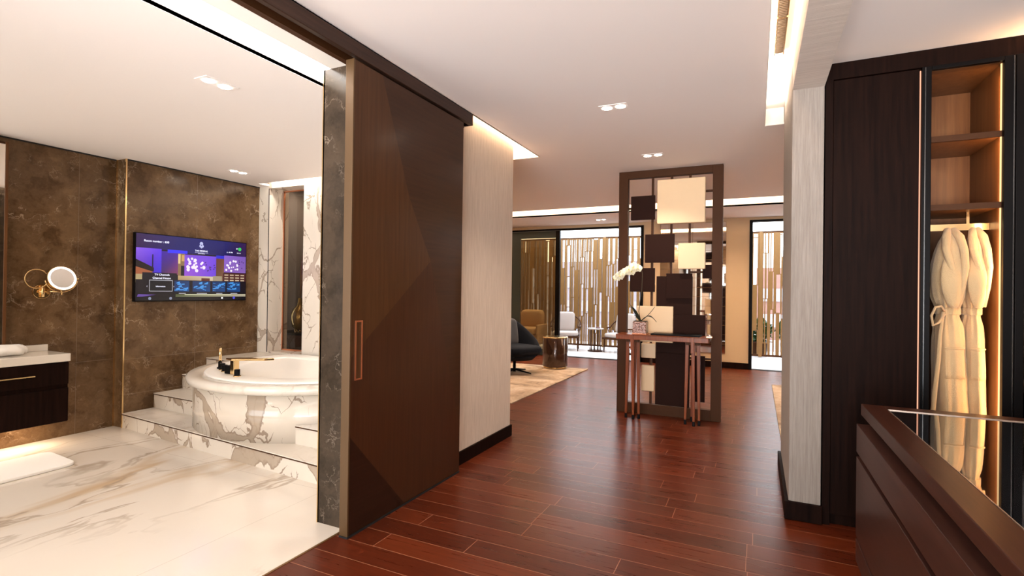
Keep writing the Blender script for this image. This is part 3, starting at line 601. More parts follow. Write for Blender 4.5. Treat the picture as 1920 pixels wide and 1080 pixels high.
text('Room number : 650', .065, .125, .027); text('THE RESERVE', .545, .215, .022, align='CENTER'); text('HONG KONG', .545, .25, .011, align='CENTER')
text('6 : 45 PM', .79, .20, .018); text('30°', .885, .13, .018); text('HK 30', .895, .20, .016)
text('TV Channels', .15, .615, .026); text('Channel House', .135, .665, .026); text('Information', .2, .785, .018, align='CENTER'); text('‹', .09, .785, .025); text('›', .305, .785, .025)
text('Menu', .13, .978, .018); text('Previous screen', .305, .978, .017); text('Remote Home', .772, .978, .016); text('Favorite', .90, .978, .016)

# ------------------------------------------------------------------ vanity, towels, shaving mirror, mat
vn = thing('vanity_cabinet', (-4.97, 1.2, .2), 'floating dark vanity cabinet with one gold handled drawer below a marble top', 'cabinet')
bx(-5.155, -4.80, .25, 2.145, .20, .66).build('body', m_dwood, vn)
d1 = bx(-4.80, -4.787, .255, 2.145, .49, .655).build('drawer', m_dwood, vn, bevel=.002); bx(-4.80, -4.787, .255, 2.145, .205, .46).build('drawer', m_dwood, vn, bevel=.002)
hb = bx(-4.770, -4.762, 1.45, 1.93, .572, .580).box(-4.787, -4.765, 1.50, 1.508, .572, .580).box(-4.787, -4.765, 1.87, 1.878, .572, .580).build('handle', m_gold, d1)
tag(bx(-5.155, -4.785, .24, 2.155, .662, .722).box(-5.155, -5.125, .24, 2.155, .722, .772).build('marble_worktop', m_mart, bevel=.003), 'pale marble slab with low splashback on the vanity', 'worktop')
def towel(name, x, y_, z, lab):
    t = MB()
    for k in range(3):
        ring = []
        n = 14; r0 = .036 - k * .011
    n = 24; pts_ = []
    prof = MB()
    rings = []
    for j in range(13):
        tt = j / 12; yy = y_ - .12 + .24 * tt; rr = .036 * (1 - .35 * abs(2 * tt - 1) ** 6)
        rings.append([(x + rr * 1.15 * math.cos(2 * PI * i / n) * (1 + .06 * math.sin(3 * 2 * PI * i / n + j)), yy, z + rr + rr * math.sin(2 * PI * i / n) * (1 + .05 * math.cos(2 * 2 * PI * i / n + j * .7))) for i in range(n)])
    prof.loft(rings, True); o = prof.build(name, m_towel); tag(o, lab, 'towel', 'rolled towels on the vanity'); return o
towel('rolled_towel', -5.03, 1.86, .728, 'rolled white towel on the vanity top, nearest the splashback')
towel('rolled_towel', -4.93, 1.80, .728, 'rolled white towel on the vanity top, nearest the front edge')
mc = thing('mirror_cabinet', (-5.08, 1.2, .79), 'edge of a tall timber mirror cabinet above the vanity', 'mirror cabinet')
bx(-5.155, -5.06, .35, 1.865, .79, 2.31).build('case', m_bronzed, mc, bevel=.003)
bx(-5.06, -5.055, .37, 1.85, .81, 2.29).build('mirror_glass', m_mir, mc)
bx(-5.062, -5.05, 1.85, 1.867, .79, 2.31).build('edge_trim', m_ltan, mc)
sm = thing('shaving_mirror', (-5.15, 2.114, 1.19), 'round lit magnifying mirror on a folding gold wall arm', 'mirror')
MB().disc((-5.148, 2.114, 1.193), .058, 32, 'X', .018).build('wall_plate', m_gold, sm, bevel=.003)
MB().lathe(-5.125, 2.114, [(.010, 1.15), (.012, 1.155), (.012, 1.235), (.010, 1.24)], 16).tube([(-5.125, 2.09, 1.193), (-5.125, 2.14, 1.193)], .009, 10).build('hinge', m_gold, sm)
MB().tube([(-5.125, 2.114, 1.195), (-5.04, 2.20, 1.195)], .006, 10).tube([(-5.04, 2.20, 1.17), (-5.04, 2.20, 1.225)], .008, 10).build('arm', m_gold, sm)
MB().tube([(-5.10, 2.065 + .074 * math.cos(t * PI / 16), 1.295 + .074 * math.sin(t * PI / 16)) for t in range(32)], .0045, 8, True).build('swing_ring', m_gold, sm)
mc_ = (-5.03, 2.195, 1.30)
TL_ = Matrix.Translation(mc_) @ Matrix.Rotation(math.radians(-12), 4, 'Y') @ Matrix.Translation(-Vector(mc_))
MB().disc(mc_, .098, 40, 'X', .022).xform(TL_).build('mirror_case', m_gold, sm)
MB().loft([[(mc_[0] + .0125, mc_[1] + rr * math.cos(2 * PI * i / 40), mc_[2] + rr * math.sin(2 * PI * i / 40)) for i in range(40)] for rr in (.093, .079)], False, False).xform(TL_).build('light_ring', emis('mirror_light', (1, .93, .85), 4), sm)
MB().disc((mc_[0] + .0115, mc_[1], mc_[2]), .080, 40, 'X', .002).xform(TL_).build('mirror_glass', plain('mirror_silver', (.9, .88, .85), .02, 1), sm)
MB().tube([(mc_[0], mc_[1] + .108 * math.cos(-PI * .95 + t * PI * .9 / 20), mc_[2] + .108 * math.sin(-PI * .95 + t * PI * .9 / 20)) for t in range(21)], .004, 8).build('yoke', m_gold, sm)
MB().tube([(mc_[0], mc_[1] + .098, mc_[2]), (mc_[0], mc_[1] + .12, mc_[2])], .007, 10).build('tilt_screw', m_gold, sm)
def roundrect(pts, r_=.07, n=6):
    out = []; K = len(pts)
    for k in range(K):
        p, a_, b_ = Vector(pts[k]), Vector(pts[k - 1]), Vector(pts[(k + 1) % K])
        d1_, d2_ = (a_ - p).normalized(), (b_ - p).normalized()
        for i in range(n + 1):
            t = i / n; q_ = (p + d1_ * r_ * (1 - t) ** 2 + d2_ * r_ * t ** 2); out.append((q_.x, q_.y))
    return out
tag(MB().prism(roundrect([(-4.72, 1.30), (-4.24, 1.27), (-4.255, 1.965), (-4.71, 2.0)]), .001, .022).build('bath_mat', m_towel, bevel=.006), 'white towelling bath mat on the marble floor by the vanity', 'bath mat')

# ------------------------------------------------------------------ downlights
def downlight(x, y_, z, ax, lab, power=26, col=SOFT, group='twin downlights in the ceilings', sp=.047):
    t = thing('ceiling_downlight', (x, y_, z), lab, 'downlight', group)
    hx, hy = (.095, .052) if ax == 'X' else (.052, .095)
    bx(x - hx, x + hx, y_ - hy, y_ + hy, z - .004, z + .001).build('trim_plate', m_ceil, t, bevel=.001)
    for s_ in (-1, 1):
        cx_, cy_ = (x + s_ * sp, y_) if ax == 'X' else (x, y_ + s_ * sp)
        MB().disc((cx_, cy_, z - .005), .032, 24, 'Z', .002).build('lamp', m_lens, t)
        spot('downlight_beam', (cx_, cy_, z - .012), power, col, 110, .7)
downlight(-.89, 3.47, HZ, 'X', 'twin downlight in the hall ceiling nearest the camera')
downlight(-.87, 4.83, HZ, 'X', 'twin downlight in the hall ceiling just before the open screen')
downlight(-2.69, 1.86, BZ, 'Y', 'twin downlight in the bathroom ceiling beside the long light slot', 6.5)
downlight(-4.55, 3.38, BZ, 'Y', 'twin downlight in the bathroom ceiling above the tub steps', 8)
downlight(-2.46, 8.80, HZ, 'X', 'twin downlight in the far lowered ceiling by the terrace doors', 14)
for x, y_, z, p_ in ((-.9, 1.0, HZ, 2), (-.9, -1.2, HZ, 2), (-3.6, .9, BZ, 5), (-3.4, 3.5, BZ, 8), (-4.5, 1.5, BZ, 5), (-3.0, -.5, BZ, 4), (-3.2, 6.2, HZ, 42), (-4.8, 7.5, HZ, 40), (1.8, 6.2, HZ, 40), (-.7, 6.6, HZ, 24), (1.6, 1.0, HZ, 6)):
    spot('downlight_beam', (x, y_, z - .02), p_ * 1.7, SOFT, 120, .8, .06)

# ------------------------------------------------------------------ wardrobe wall
WY = 3.285
struct(bx(.33, 6, WY + .62, WY + .72, 0, 2.8).build('wall_far', m_paper))
wd = thing('wardrobe', (1.0, WY + .25, 0), 'dark fitted wardrobe with a plain panel door beside a lit open bay of bathrobes', 'wardrobe')
bx(.336, 3.2, WY, WY + .56, 2.425, 2.513).build('top_rail', m_dwood, wd)
bx(.336, .372, WY, WY + .56, .0, 2.425).build('side_panel', m_dwood, wd)
bx(.374, .752, WY + .004, WY + .024, .06, 2.420).build('door', m_dwood, wd, bevel=.002)
bx(.336, 3.2, WY + .03, WY + .56, .0, .06).build('plinth', m_dwood, wd)
bx(.374, .752, WY + .024, WY + .56, .06, 2.425).build('carcass', m_dwood, wd)
# thin lit line
l1 = bx(.7535, .7575, WY + .006, WY + .014, .1, 2.41).build('light_line', emis('copper_glow', (1.0, .45, .28), .7), wd)
# open bay frame
bx(.760, .800, WY - .004, WY + .024, .06, 2.425).box(1.083, 1.125, WY - .004, WY + .024, .06, 2.425).box(.80, 1.083, WY - .004, WY + .024, 2.405, 2.425).build('door_frame', m_black, wd, bevel=.002)
bx(.772, .776, WY - .006, WY - .003, .06, 2.42).box(1.116, 1.120, WY - .008, WY - .004, .06, 2.42).build('frame_bead', plain('steel_bead', (.12, .12, .12), .2, .9), wd)
D1 = WY + .45
bx(.760, .800, WY + .025, D1, .06, 2.425).box(1.085, 1.10, WY + .025, D1, .06, 2.425).box(.8, 1.085, D1, D1 + .015, .06, 2.425).box(.8, 1.085, WY + .025, D1, 2.405, 2.42).box(.8, 1.085, WY + .025, D1, .06, .075).build('bay_lining', m_ltan, wd)
for z in (2.045, 1.695):
    s_ = bx(.801, 1.084, WY + .03, D1 - .002, z, z + .022).build('shelf', m_ltan, wd)
    bx(.801, 1.084, WY + .024, WY + .034, z - .006, z + .024).build('shelf_edge', m_bronzed, s_)
bx(.801, 1.084, WY + .168, WY + .192, 1.598, 1.632).build('hanging_rail', m_gold, wd)
bx(.992, 1.004, WY + .17, WY + .19, 1.598, 1.695).build('rail_bracket', m_gold, wd)
bx(1.0785, 1.0835, WY + .026, WY + .032, .1, 2.40).build('led_profile', emis('amber_led', (1.0, .62, .28), .9), wd)
area('wardrobe_led_and_fill', (1.076, WY + .045, 1.25), .02, 2.2, 3.0, AMBER, (math.radians(90), 0, math.radians(30)))
area('wardrobe_led_and_fill', (.93, WY + .05, 2.035), .24, .02, .35, AMBER, (math.radians(25), 0, 0))
area('wardrobe_led_and_fill', (.93, WY + .05, 2.395), .24, .02, .25, AMBER, (math.radians(25), 0, 0))
area('wardrobe_led_and_fill', (1.7, WY - .03, 2.30), .9, .03, 9, AMBER, (math.radians(150), 0, 0))  # added amber fill lamp without a fixture, tints the ceiling orange
# next bay: closed black glass door
bx(1.127, 1.160, WY - .004, WY + .024, .06, 2.425).box(1.9, 1.94, WY - .004, WY + .024, .06, 2.425).box(1.16, 1.9, WY - .004, WY + .024, 2.39, 2.425).build('door_frame', m_black, wd, bevel=.002)
bx(1.16, 1.9, WY + .006, WY + .014, .06, 2.39).build('glass_door', glass('smoked_black_glass', (.10, .09, .08), .03), wd)
bx(1.127, 1.15, WY + .025, D1, .06, 2.42).box(1.9, 1.94, WY + .025, D1, .06, 2.42).box(1.15, 1.9, D1, D1 + .015, .06, 2.42).build('bay_lining', m_ltan, wd)
bx(1.94, 3.2, WY, WY + .56, .06, 2.425).build('door', m_dwood, wd)

# bathrobes
def robe(cx, cy, w0, label, seed):
    rnd = random.Random(seed)
    t = thing('bathrobe', (cx, cy, 1.6), label, 'bathrobe', 'bathrobes hanging in the lit wardrobe bay')
    prof = [(1.59, .014, .02), (1.575, .034, .045), (1.54, .056, .08), (1.49, .078, .11), (1.42, .096, .128), (1.36, .104, .132), (1.30, .104, .130), (1.25, .094, .120), (1.205, .072, .098), (1.175, .058, .085), (1.145, .060, .088), (1.10, .080, .108), (1.02, .092, .120), (.90, .096, .124), (.78, .098, .126), (.66, .100, .128), (.54, .102, .130), (.42, .104, .132), (.34, .103, .13)]
    ph = [rnd.uniform(0, 6.3) for _ in range(6)]; n = 96; fine = []
    for a_, b_ in zip(prof, prof[1:]):
        for k in range(4):
            s_ = k / 4; s2 = s_ * s_ * (3 - 2 * s_) * .5 + s_ * .5; fine.append(tuple(p * (1 - s2) + q_ * s2 for p, q_ in zip(a_, b_)))
    fine.append(prof[-1])
    def surf(th, z, rx, ry, off=0.0):
        pinch = max(0, 1 - abs(z - 1.175) / .16)
        amp = .035 + .10 * pinch
        d = 1 + amp * (math.sin(9 * th + ph[0]) * .6 + math.sin(14 * th + ph[1] + z) * .4) + (.055 if z < 1.1 else .03) * math.sin(4 * th + ph[2] + z * 2.2) + .012 * math.sin(z * 26 + 3 * th)
        lean = .010 * math.sin((1.6 - z) * 3 + ph[4])
        return (cx + lean + (rx * w0 * d + off) * math.copysign(abs(math.cos(th)) ** .9, math.cos(th)), cy + (ry * .78 * d + off) * math.sin(th), z)
    MB().loft([[surf(2 * PI * i / n, z, rx, ry) for i in range(n)] for z, rx, ry in fine], True).build('robe_body', m_robe, t)
    # sleeves hanging at front and back
    for s_ in (-1, 1):
        rr = []
        for k in range(19):
            q_ = k / 18; z = 1.51 - .31 * q_; yy = cy + s_ * (.045 + .062 * math.sin(q_ * PI * .7)); xx = cx + (-.018 if s_ < 0 else .01) * math.sin(q_ * 2.6)
            ra = .012 + .040 * math.sin((.12 + .82 * q_) * PI) ** .8
            rr.append([(xx + ra * (.6 + .4 * w0) * math.cos(2 * PI * i / 28) * (1 + .09 * math.sin(4 * 2 * PI * i / 28 + ph[3] + q_ * 5)), yy + ra * .62 * math.sin(2 * PI * i / 28), z + .01 * math.sin(2 * PI * i / 28)) for i in range(28)])
        sl = MB().loft(rr, True).build('sleeve', m_robe, t)
    # shawl collar: two flat rolls meeting at the belt
    for s_ in (-1, 1):
        cp = [(cx, cy + .03, 1.600), (cx + s_ * .018 * w0, cy - .012, 1.598), (cx + s_ * .040 * w0, cy - .050, 1.560), (cx + s_ * .052 * w0, cy - .084, 1.49), (cx + s_ * .040 * w0 + .008, cy - .108, 1.40), (cx + s_ * .018 * w0 + .012, cy - .112, 1.30), (cx + s_ * .004 + .012, cy - .088, 1.20)]
        MB().tube(cp, [.010, .017, .019, .017, .015, .012, .008], 12).build('collar', m_robe, t)
    MB().loft([[surf(2 * PI * i / 48, 1.175, .058, .085, .004 + o_) for i in range(48)][:] and [(p[0], p[1], z) for p in [surf(2 * PI * i / 48, 1.175, .058, .085, .004 + o_) for i in range(48)]] for z, o_ in ((1.156, 0), (1.160, .004), (1.190, .004), (1.194, 0))], True).build('belt', m_robe, t)
    # patch pocket following the body
    pv = MB(); rows = [.985 - .155 * k / 8 for k in range(9)]; cols = [math.radians(-118 + 62 * k / 10) for k in range(11)]
    def rxy(z):
        for a_, b_ in zip(prof, prof[1:]):
            if a_[0] >= z >= b_[0]:
                f_ = (a_[0] - z) / (a_[0] - b_[0]); return a_[1] + (b_[1] - a_[1]) * f_, a_[2] + (b_[2] - a_[2]) * f_
    vs_ = [surf(th, z, *rxy(z), .005) for z in rows for th in cols]; K_ = len(cols)
    pv.add(vs_, [(a0 * K_ + b0, (a0 + 1) * K_ + b0, (a0 + 1) * K_ + b0 + 1, a0 * K_ + b0 + 1) for a0 in range(8) for b0 in range(10)], True)
    po = pv.build('pocket', m_robe, t); sd = po.modifiers.new('s', 'SOLIDIFY'); sd.thickness = .005; sd.offset = 0
    MB().tube([surf(th, .985, *rxy(.985), .008) for th in cols], .005, 8).build('pocket_hem', m_robe, po)
    # hanger hook
    MB().tube([(cx, cy, 1.585), (cx, cy, 1.605)] + [(cx, cy + .022 - .022 * math.cos(a_ * PI / 8), 1.612 + .024 * math.sin(a_ * PI / 8)) for a_ in range(0, 10)], .0028, 8).build('hanger_hook', m_gold, t)
    return t
r1 = robe(.925, WY + .175, .70, 'cream bathrobe with a loose belt loop, left of the two hanging in the wardrobe', 3)
MB().tube([(.885, WY + .10, 1.175), (.862, WY + .06, 1.20), (.835, WY + .045, 1.195), (.818, WY + .045, 1.15), (.826, WY + .05, 1.10), (.855, WY + .07, 1.115), (.885, WY + .09, 1.16)], .006, 8).build('belt_loop', m_robe, r1)
MB().tube([(.878, WY + .09, 1.17), (.862, WY + .075, 1.05), (.855, WY + .07, .92), (.842, WY + .068, .78), (.832, WY + .066, .64), (.826, WY + .066, .54)], [.008, .009, .010, .011, .011, .010], 8).build('belt_tail', m_robe, r1)
robe(1.028, WY + .185, .52, 'cream bathrobe nearer the lit edge, right of the two hanging in the wardrobe', 11)

# ------------------------------------------------------------------ island counter
isl = thing('display_island', (1.0, 1.3, 0), 'dark brown dressing island with black glass top and long drawers', 'dressing island')
IX0, IX1, IY0, IY1, IZ = .452, 1.60, -.8, 2.905, .74
bx(IX0 + .035, IX1 - .03, IY0, IY1 - .03, .0, .684).build('body', m_gap, isl)
fm = MB(); b_ = .085
fm.box(IX0, IX0 + b_, IY0, IY1, .688, IZ).box(IX0 + b_, IX1, IY1 - .085, IY1, .688, IZ).box(IX1 - b_, IX1, IY0, IY1 - .085, .688, IZ)
fm.build('top_frame', wood('island_top_wood', (.028, .008, .005), (.055, .018, .010), 'Y', .35, .15, 1.0, .03), isl, bevel=.003)
bx(IX0 + b_ + .003, IX1 - b_, IY0, IY1 - .088, .70, IZ - .003).build('glass_top', m_blackg, isl)
bx(IX0 + b_, IX0 + b_ + .003, IY0, IY1 - .085, .70, IZ + .0005).box(IX0 + b_, IX1 - b_, IY1 - .088, IY1 - .085, .70, IZ + .0005).build('glass_bead', plain('pale_bead', (.45, .33, .26), .25, .6), isl)
m_drw = wood('drawer_leather', (.035, .0125, .009), (.062, .024, .017), 'Y', .4, .15, .7, .02)
for z0, z1 in ((.522, .652), (.135, .500), (.02, .122)):
    bx(IX0 - .022, IX0 + .034, IY0, IY1 - .035, z0, z1).build('drawer', m_drw, isl, bevel=.002)

# ------------------------------------------------------------------ open screen with leather squares
SY = 5.40; ST = .07
scn = thing('room_divider', (-.81, SY, 0), 'tall open bronze framed divider holding dark and cream leather squares', 'room divider')
SX0, SX1, STOP = -1.318, -.298, 2.513
bx(SX0, SX0 + .095, SY, SY + ST, 0, STOP).box(SX1 - .095, SX1, SY, SY + ST, 0, STOP).box(SX0 + .095, SX1 - .095, SY, SY + ST, STOP - .075, STOP).box(SX0 + .095, SX1 - .095, SY, SY + ST, 0, .105).build('frame', m_bronzed, scn, bevel=.002)
for x in (-.975, -.785, -.607): bx(x - .011, x + .011, SY + .03, SY + .055, .105, STOP - .075).build('upright_rod', m_bronzed, scn)
for x0, x1, z in ((SX0 + .095, -.95, 2.13), (-.6, SX1 - .095, 2.265), (SX0 + .095, SX1 - .095, .60), (-.6, SX1 - .095, 1.46)): bx(x0, x1, SY + .032, SY + .052, z - .010, z + .010).build('cross_rod', m_bronzed, scn)
# (x0,x1,z0,z1, cream?, y offset, thickness)
P = [(-1.19, -.945, 2.003, 2.25, 0, 0, .03), (-.915, -.455, 1.945, 2.39, 1, -.03, .055), (-1.04, -.75, 1.557, 1.848, 0, 0, .03), (-.705, -.45, 1.488, 1.745, 1, -.03, .055),
     (-1.193, -.94, 1.257, 1.503, 0, 0, .03), (-.925, -.573, .63, 1.418, 0, .012, .018), (-.825, -.574, 1.194, 1.447, 0, -.01, .02), (-1.12, -.750, .745, 1.112, 1, -.015, .035),
     (-.752, -.447, .76, 1.035, 0, -.012, .022), (-1.065, -.92, .58, .73, 1, -.01, .035), (-1.06, -.93, .24, .505, 1, -.01, .04), (-.922, -.59, .11, .640, 0, -.008, .022),
     (-.55, -.447, .175, .63, 0, .0, .02), (-.48, -.39, 1.395, 1.53, 0, .0, .02)]
for k, (x0, x1, z0, z1, cr, dy, th) in enumerate(P):
    o = bx(x0, x1, SY + .028 + dy - th, SY + .028 + dy, z0, z1).build('square_panel', m_cream if cr else m_brleather, scn, bevel=.008 if cr else .003, seg=3)
    o['label'] = 'padded cream leather square' if cr else 'dark brown leather square'
# ------------------------------------------------------------------ console table
ct = thing('console_table', (-.82, 5.2, 0), 'reddish wood console table with clustered slim legs before the open divider', 'console table')
TX0, TX1, TY0, TY1, TZ = -1.26, -.395, 5.10, 5.345, .835
bx(TX0, TX1, TY0, TY1, TZ - .05, TZ - .004).build('apron', m_walnut, ct, bevel=.003)
bx(TX0 - .003, TX1 + .02, TY0 - .004, TY1, TZ - .004, TZ).build('table_top', m_walnut, ct, bevel=.0015)
bx(-.415, -.365, TY0 + .03, TY0 + .045, TZ + .0, TZ + .012).build('end_tab', m_copper, ct)
for gx in (-1.10, -.535):
    for dx, dy in ((-.052, .045), (.005, .0), (.048, .055), (-.01, .19)):
        x = gx + dx; y_ = TY0 + .02 + dy; lean = .012 * (1 if dx > 0 else -1)
        lg = MB(); h = .014
        lg.loft([[(x + sx * h * s0 + ln, y_ + sy_ * h * s0, z) for sx, sy_ in ((-1, -1), (1, -1), (1, 1), (-1, 1))] for z, s0, ln in ((.045, .75, lean), (.40, 1.0, lean * .4), (TZ - .05, 1.15, 0))], True, False)
        lo = lg.build('leg', m_walnut, ct, bevel=.002)
        bx(x + lean - .0115, x + lean + .0115, y_ - .0115, y_ + .0115, 0, .046).build('foot', m_black, lo, bevel=.002)
    bx(gx - .014, gx + .014, TY0 - .008, TY0 + .004, TZ - .15, TZ - .004).build('bracket', m_walnut, ct, bevel=.002)
    bx(gx - .06, gx + .06, TY0 + .02, TY0 + .1, TZ - .075, TZ - .05).build('leg_block', m_bronzed, ct)
tag(MB().prism([(-.93, 5.15), (-.47, 5.135), (-.465, 5.31), (-.925, 5.33)], TZ + .001, TZ + .016).build('desk_folder', m_black, bevel=.004), 'flat black leather folder lying on the console table', 'folder')
# orchid
oc = thing('potted_orchid', (-1.05, 5.21, TZ), 'white flowering orchid in a square pebble filled pot on the console table', 'plant')
def boxpot():
    m, nt, b = newmat('pebble_mosaic'); mp = coords(nt); v = N(nt, 'ShaderNodeTexVoronoi', i_Scale=75.0); L(nt, mp, 0, v, 'Vector')
    rp = ramp(nt, [(.1, (.55, .40, .36)), (.5, (.30, .14, .10)), (.8, (.08, .03, .02))]); L(nt, v, 0, rp, 0); L(nt, rp, 0, b, 'Base Color'); b.inputs['Roughness'].default_value = .15; bump(nt, b, v.outputs[0], .6, .004); return m
bx(-1.105, -.975, 5.15, 5.275, TZ + .001, TZ + .125).build('pot', boxpot(), oc, bevel=.006)
bx(-1.112, -.968, 5.143, 5.282, TZ + .001, TZ + .01).build('saucer', m_copper, oc, bevel=.003)
bx(-1.098, -.982, 5.157, 5.268, TZ + .122, TZ + .132).build('moss', plain('moss', (.05, .035, .02), .95, bumps=.8, nscale=90), oc)
ox, oy, oz = -1.035, 5.2, TZ + .13
def leaf(end, rise, wid):
    m = MB(); ra = []; K = 12; e = Vector(end); s0 = Vector((ox, oy, oz)); d = (e - s0); side = Vector((-d.y, d.x, 0)).normalized() if d.xy.length > .01 else Vector((1, 0, 0))
    if abs(side.y) > .8: side = Vector((.5, .6, .35)).normalized()
    for k in range(K + 1):
        t = k / K; p = s0 + d * t + Vector((0, 0, rise * math.sin(t * PI * .9))); wv = wid * math.sin(min(1, t * 1.1 + .12) * PI) ** .6 + .001
        ra.append([tuple(p + side * wv), tuple(p + Vector((0, 0, -.004))), tuple(p - side * wv), tuple(p + Vector((0, 0, .004)))])
    m.loft(ra, True, True); m.build('leaf', m_leaf, oc)
leaf((-1.145, 5.16, 1.13), .02, .013); leaf((-1.12, 5.14, 1.10), .01, .015); leaf((-.89, 5.14, 1.115), -.015, .011); leaf((-.875, 5.15, .945), .065, .012); leaf((-1.10, 5.2, 1.02), .01, .013)
sp_ = [(ox, oy, oz), (-1.05, 5.17, 1.06), (-1.035, 5.15, 1.16), (-1.018, 5.14, 1.26), (-1.012, 5.13, 1.36), (-1.01, 5.13, 1.44), (-1.03, 5.12, 1.49), (-1.08, 5.11, 1.505), (-1.14, 5.10, 1.49), (-1.20, 5.09, 1.455), (-1.25, 5.09, 1.41)]
MB().tube(sp_, .0035, 8).build('flower_stem', m_stem, oc)
def flower(cx, cy, cz, s_, yaw, pitch):
    m = MB(); RM = Matrix.Translation((cx, cy, cz)) @ Matrix.Rotation(yaw, 4, 'Z') @ Matrix.Rotation(pitch, 4, 'X')
    for k, (ang, ln, wd_) in enumerate(((90, 1, .42), (162, .95, .42), (18, .95, .42), (234, .9, .38), (306, .9, .38), (175, .95, .65), (5, .95, .65))):
        a_ = math.radians(ang); vs_ = []; rows = 6
        for j in range(rows + 1):
            t = j / rows; ww = wd_ * s_ * math.sin(PI * min(1, .12 + t * .95)) ** .7; L_ = t * ln * s_; zc = -.25 * s_ * t * t
            for q_ in (-1, 0, 1): vs_.append((L_ * math.cos(a_) - q_ * ww * math.sin(a_), -.0006 * k + zc * .6 - (abs(q_) * .1 * s_), L_ * math.sin(a_) + q_ * ww * math.cos(a_)))
        fs_ = []
        for j in range(rows):
            for q_ in range(2): a0 = j * 3 + q_; fs_.append((a0, a0 + 1, a0 + 4, a0 + 3))
        m.add(vs_, fs_, True)
    m.xform(RM); fo = m.build('flower', m_petal, oc); sd = fo.modifiers.new('s', 'SOLIDIFY'); sd.thickness = .0015
    cm = MB(); cm.cushion(0, -.008, -.004, .014, .014, .016, 1, 6); cm.xform(RM); cm.build('flower_centre', plain('orchid_lip', (.75, .62, .15), .6) if 'orchid_lip' not in bpy.data.materials else bpy.data.materials['orchid_lip'], fo)
for k, (x, z) in enumerate(((-1.045, 1.485), (-1.085, 1.50), (-1.125, 1.475), (-1.155, 1.455), (-1.19, 1.44), (-1.22, 1.415), (-1.25, 1.395), (-1.10, 1.455))):
    flower(x, 5.09 - .012 * (k % 3), z, .047 + .007 * (k % 2), random.uniform(-.5, .5), random.uniform(-.3, .3))

# ------------------------------------------------------------------ far wall, openings, mirror
FY = 9.4
struct(bx(-1.835, -.105, FY, FY + .15, 0, 2.8).box(-8, -1.835, FY, FY + .15, 2.46, 2.8).box(-.105, 2.4, FY, FY + .15, 2.47, 2.8).box(2.4, 6, FY, FY + .15, 0, 2.8).box(-8, -6.4, FY, FY + .15, 0, 2.8).build('wall_far', m_creamw), 'cream end wall between the terrace openings')
struct(bx(-1.86, -.10, FY - .02, FY, 0, .10).build('baseboard_far', m_dwood))
def opening(name, x0, x1, z1, lab, divs=()):
    o = struct(bpy.data.objects.new(name, None)); C.objects.link(o); o.location = ((x0 + x1) / 2, FY, 0); ORG[o.name] = Vector(o.location); o['label'] = lab
    m = MB(); m.box(x0, x0 + .05, FY - .02, FY + .1, 0, z1).box(x1 - .05, x1, FY - .02, FY + .1, 0, z1).box(x0 + .05, x1 - .05, FY - .02, FY + .1, z1 - .03, z1)
    m.build('window_frame', m_black, o)
    bx(x0 + .05, x1 - .05, FY - .02, FY + .1, 0, .006).build('window_track', m_black, o)
    return o
o1 = opening('window_2', -6.4, -1.835, 2.46, 'black framed terrace opening on the left of the end wall')
o2 = opening('window_3', -.105, 2.4, 2.47, 'black framed terrace opening on the right of the end wall')
# smoked sliding leaf
lf = struct(bpy.data.objects.new('door_2', None)); C.objects.link(lf); lf.location = (-4.1, FY + .02, 0); ORG[lf.name] = Vector(lf.location); lf['label'] = 'tinted glass sliding leaf with dark green grey frame'
lx0, lx1 = -5.6, -3.43
bx(lx0, lx0 + .1, FY, FY + .04, .01, 2.42).box(lx0 + .1, lx1 - .085, FY, FY + .04, 2.29, 2.42).box(lx0 + .1, lx1 - .085, FY, FY + .04, .01, .12).box(-4.45, -4.27, FY, FY + .04, .12, 2.29).build('leaf_frame', m_green_fr, lf)
bx(lx1 - .085, lx1, FY - .015, FY + .05, .01, 2.42).build('leaf_stile', m_black, lf)
bx(lx0 + .1, lx1 - .085, FY + .015, FY + .022, .12, 2.29).build('pane', m_tglass, lf)
# wall mirror with a grid
mi = thing('gridded_wall_mirror', (-1.0, FY - .02, 1.2), 'large wall mirror with a narrow tile grid border on the end wall', 'mirror')
mx0, mx1, mz0, mz1 = -1.54, -.46, .24, 2.46
bx(mx0, mx1, FY - .012, FY - .001, mz0, mz1).build('mirror_glass', m_mir, mi)
gr = MB()
for k in range(15): z = mz0 + (mz1 - mz0) * k / 14; gr.box(mx0, mx1, FY - .016, FY - .012, z - .002, z + .002)
for x in (mx0, mx0 + .14, -1.0, mx1 - .14, mx1 - .004): gr.box(x, x + .004, FY - .016, FY - .012, mz0, mz1)
gr.build('mirror_grid', m_bronze, mi)

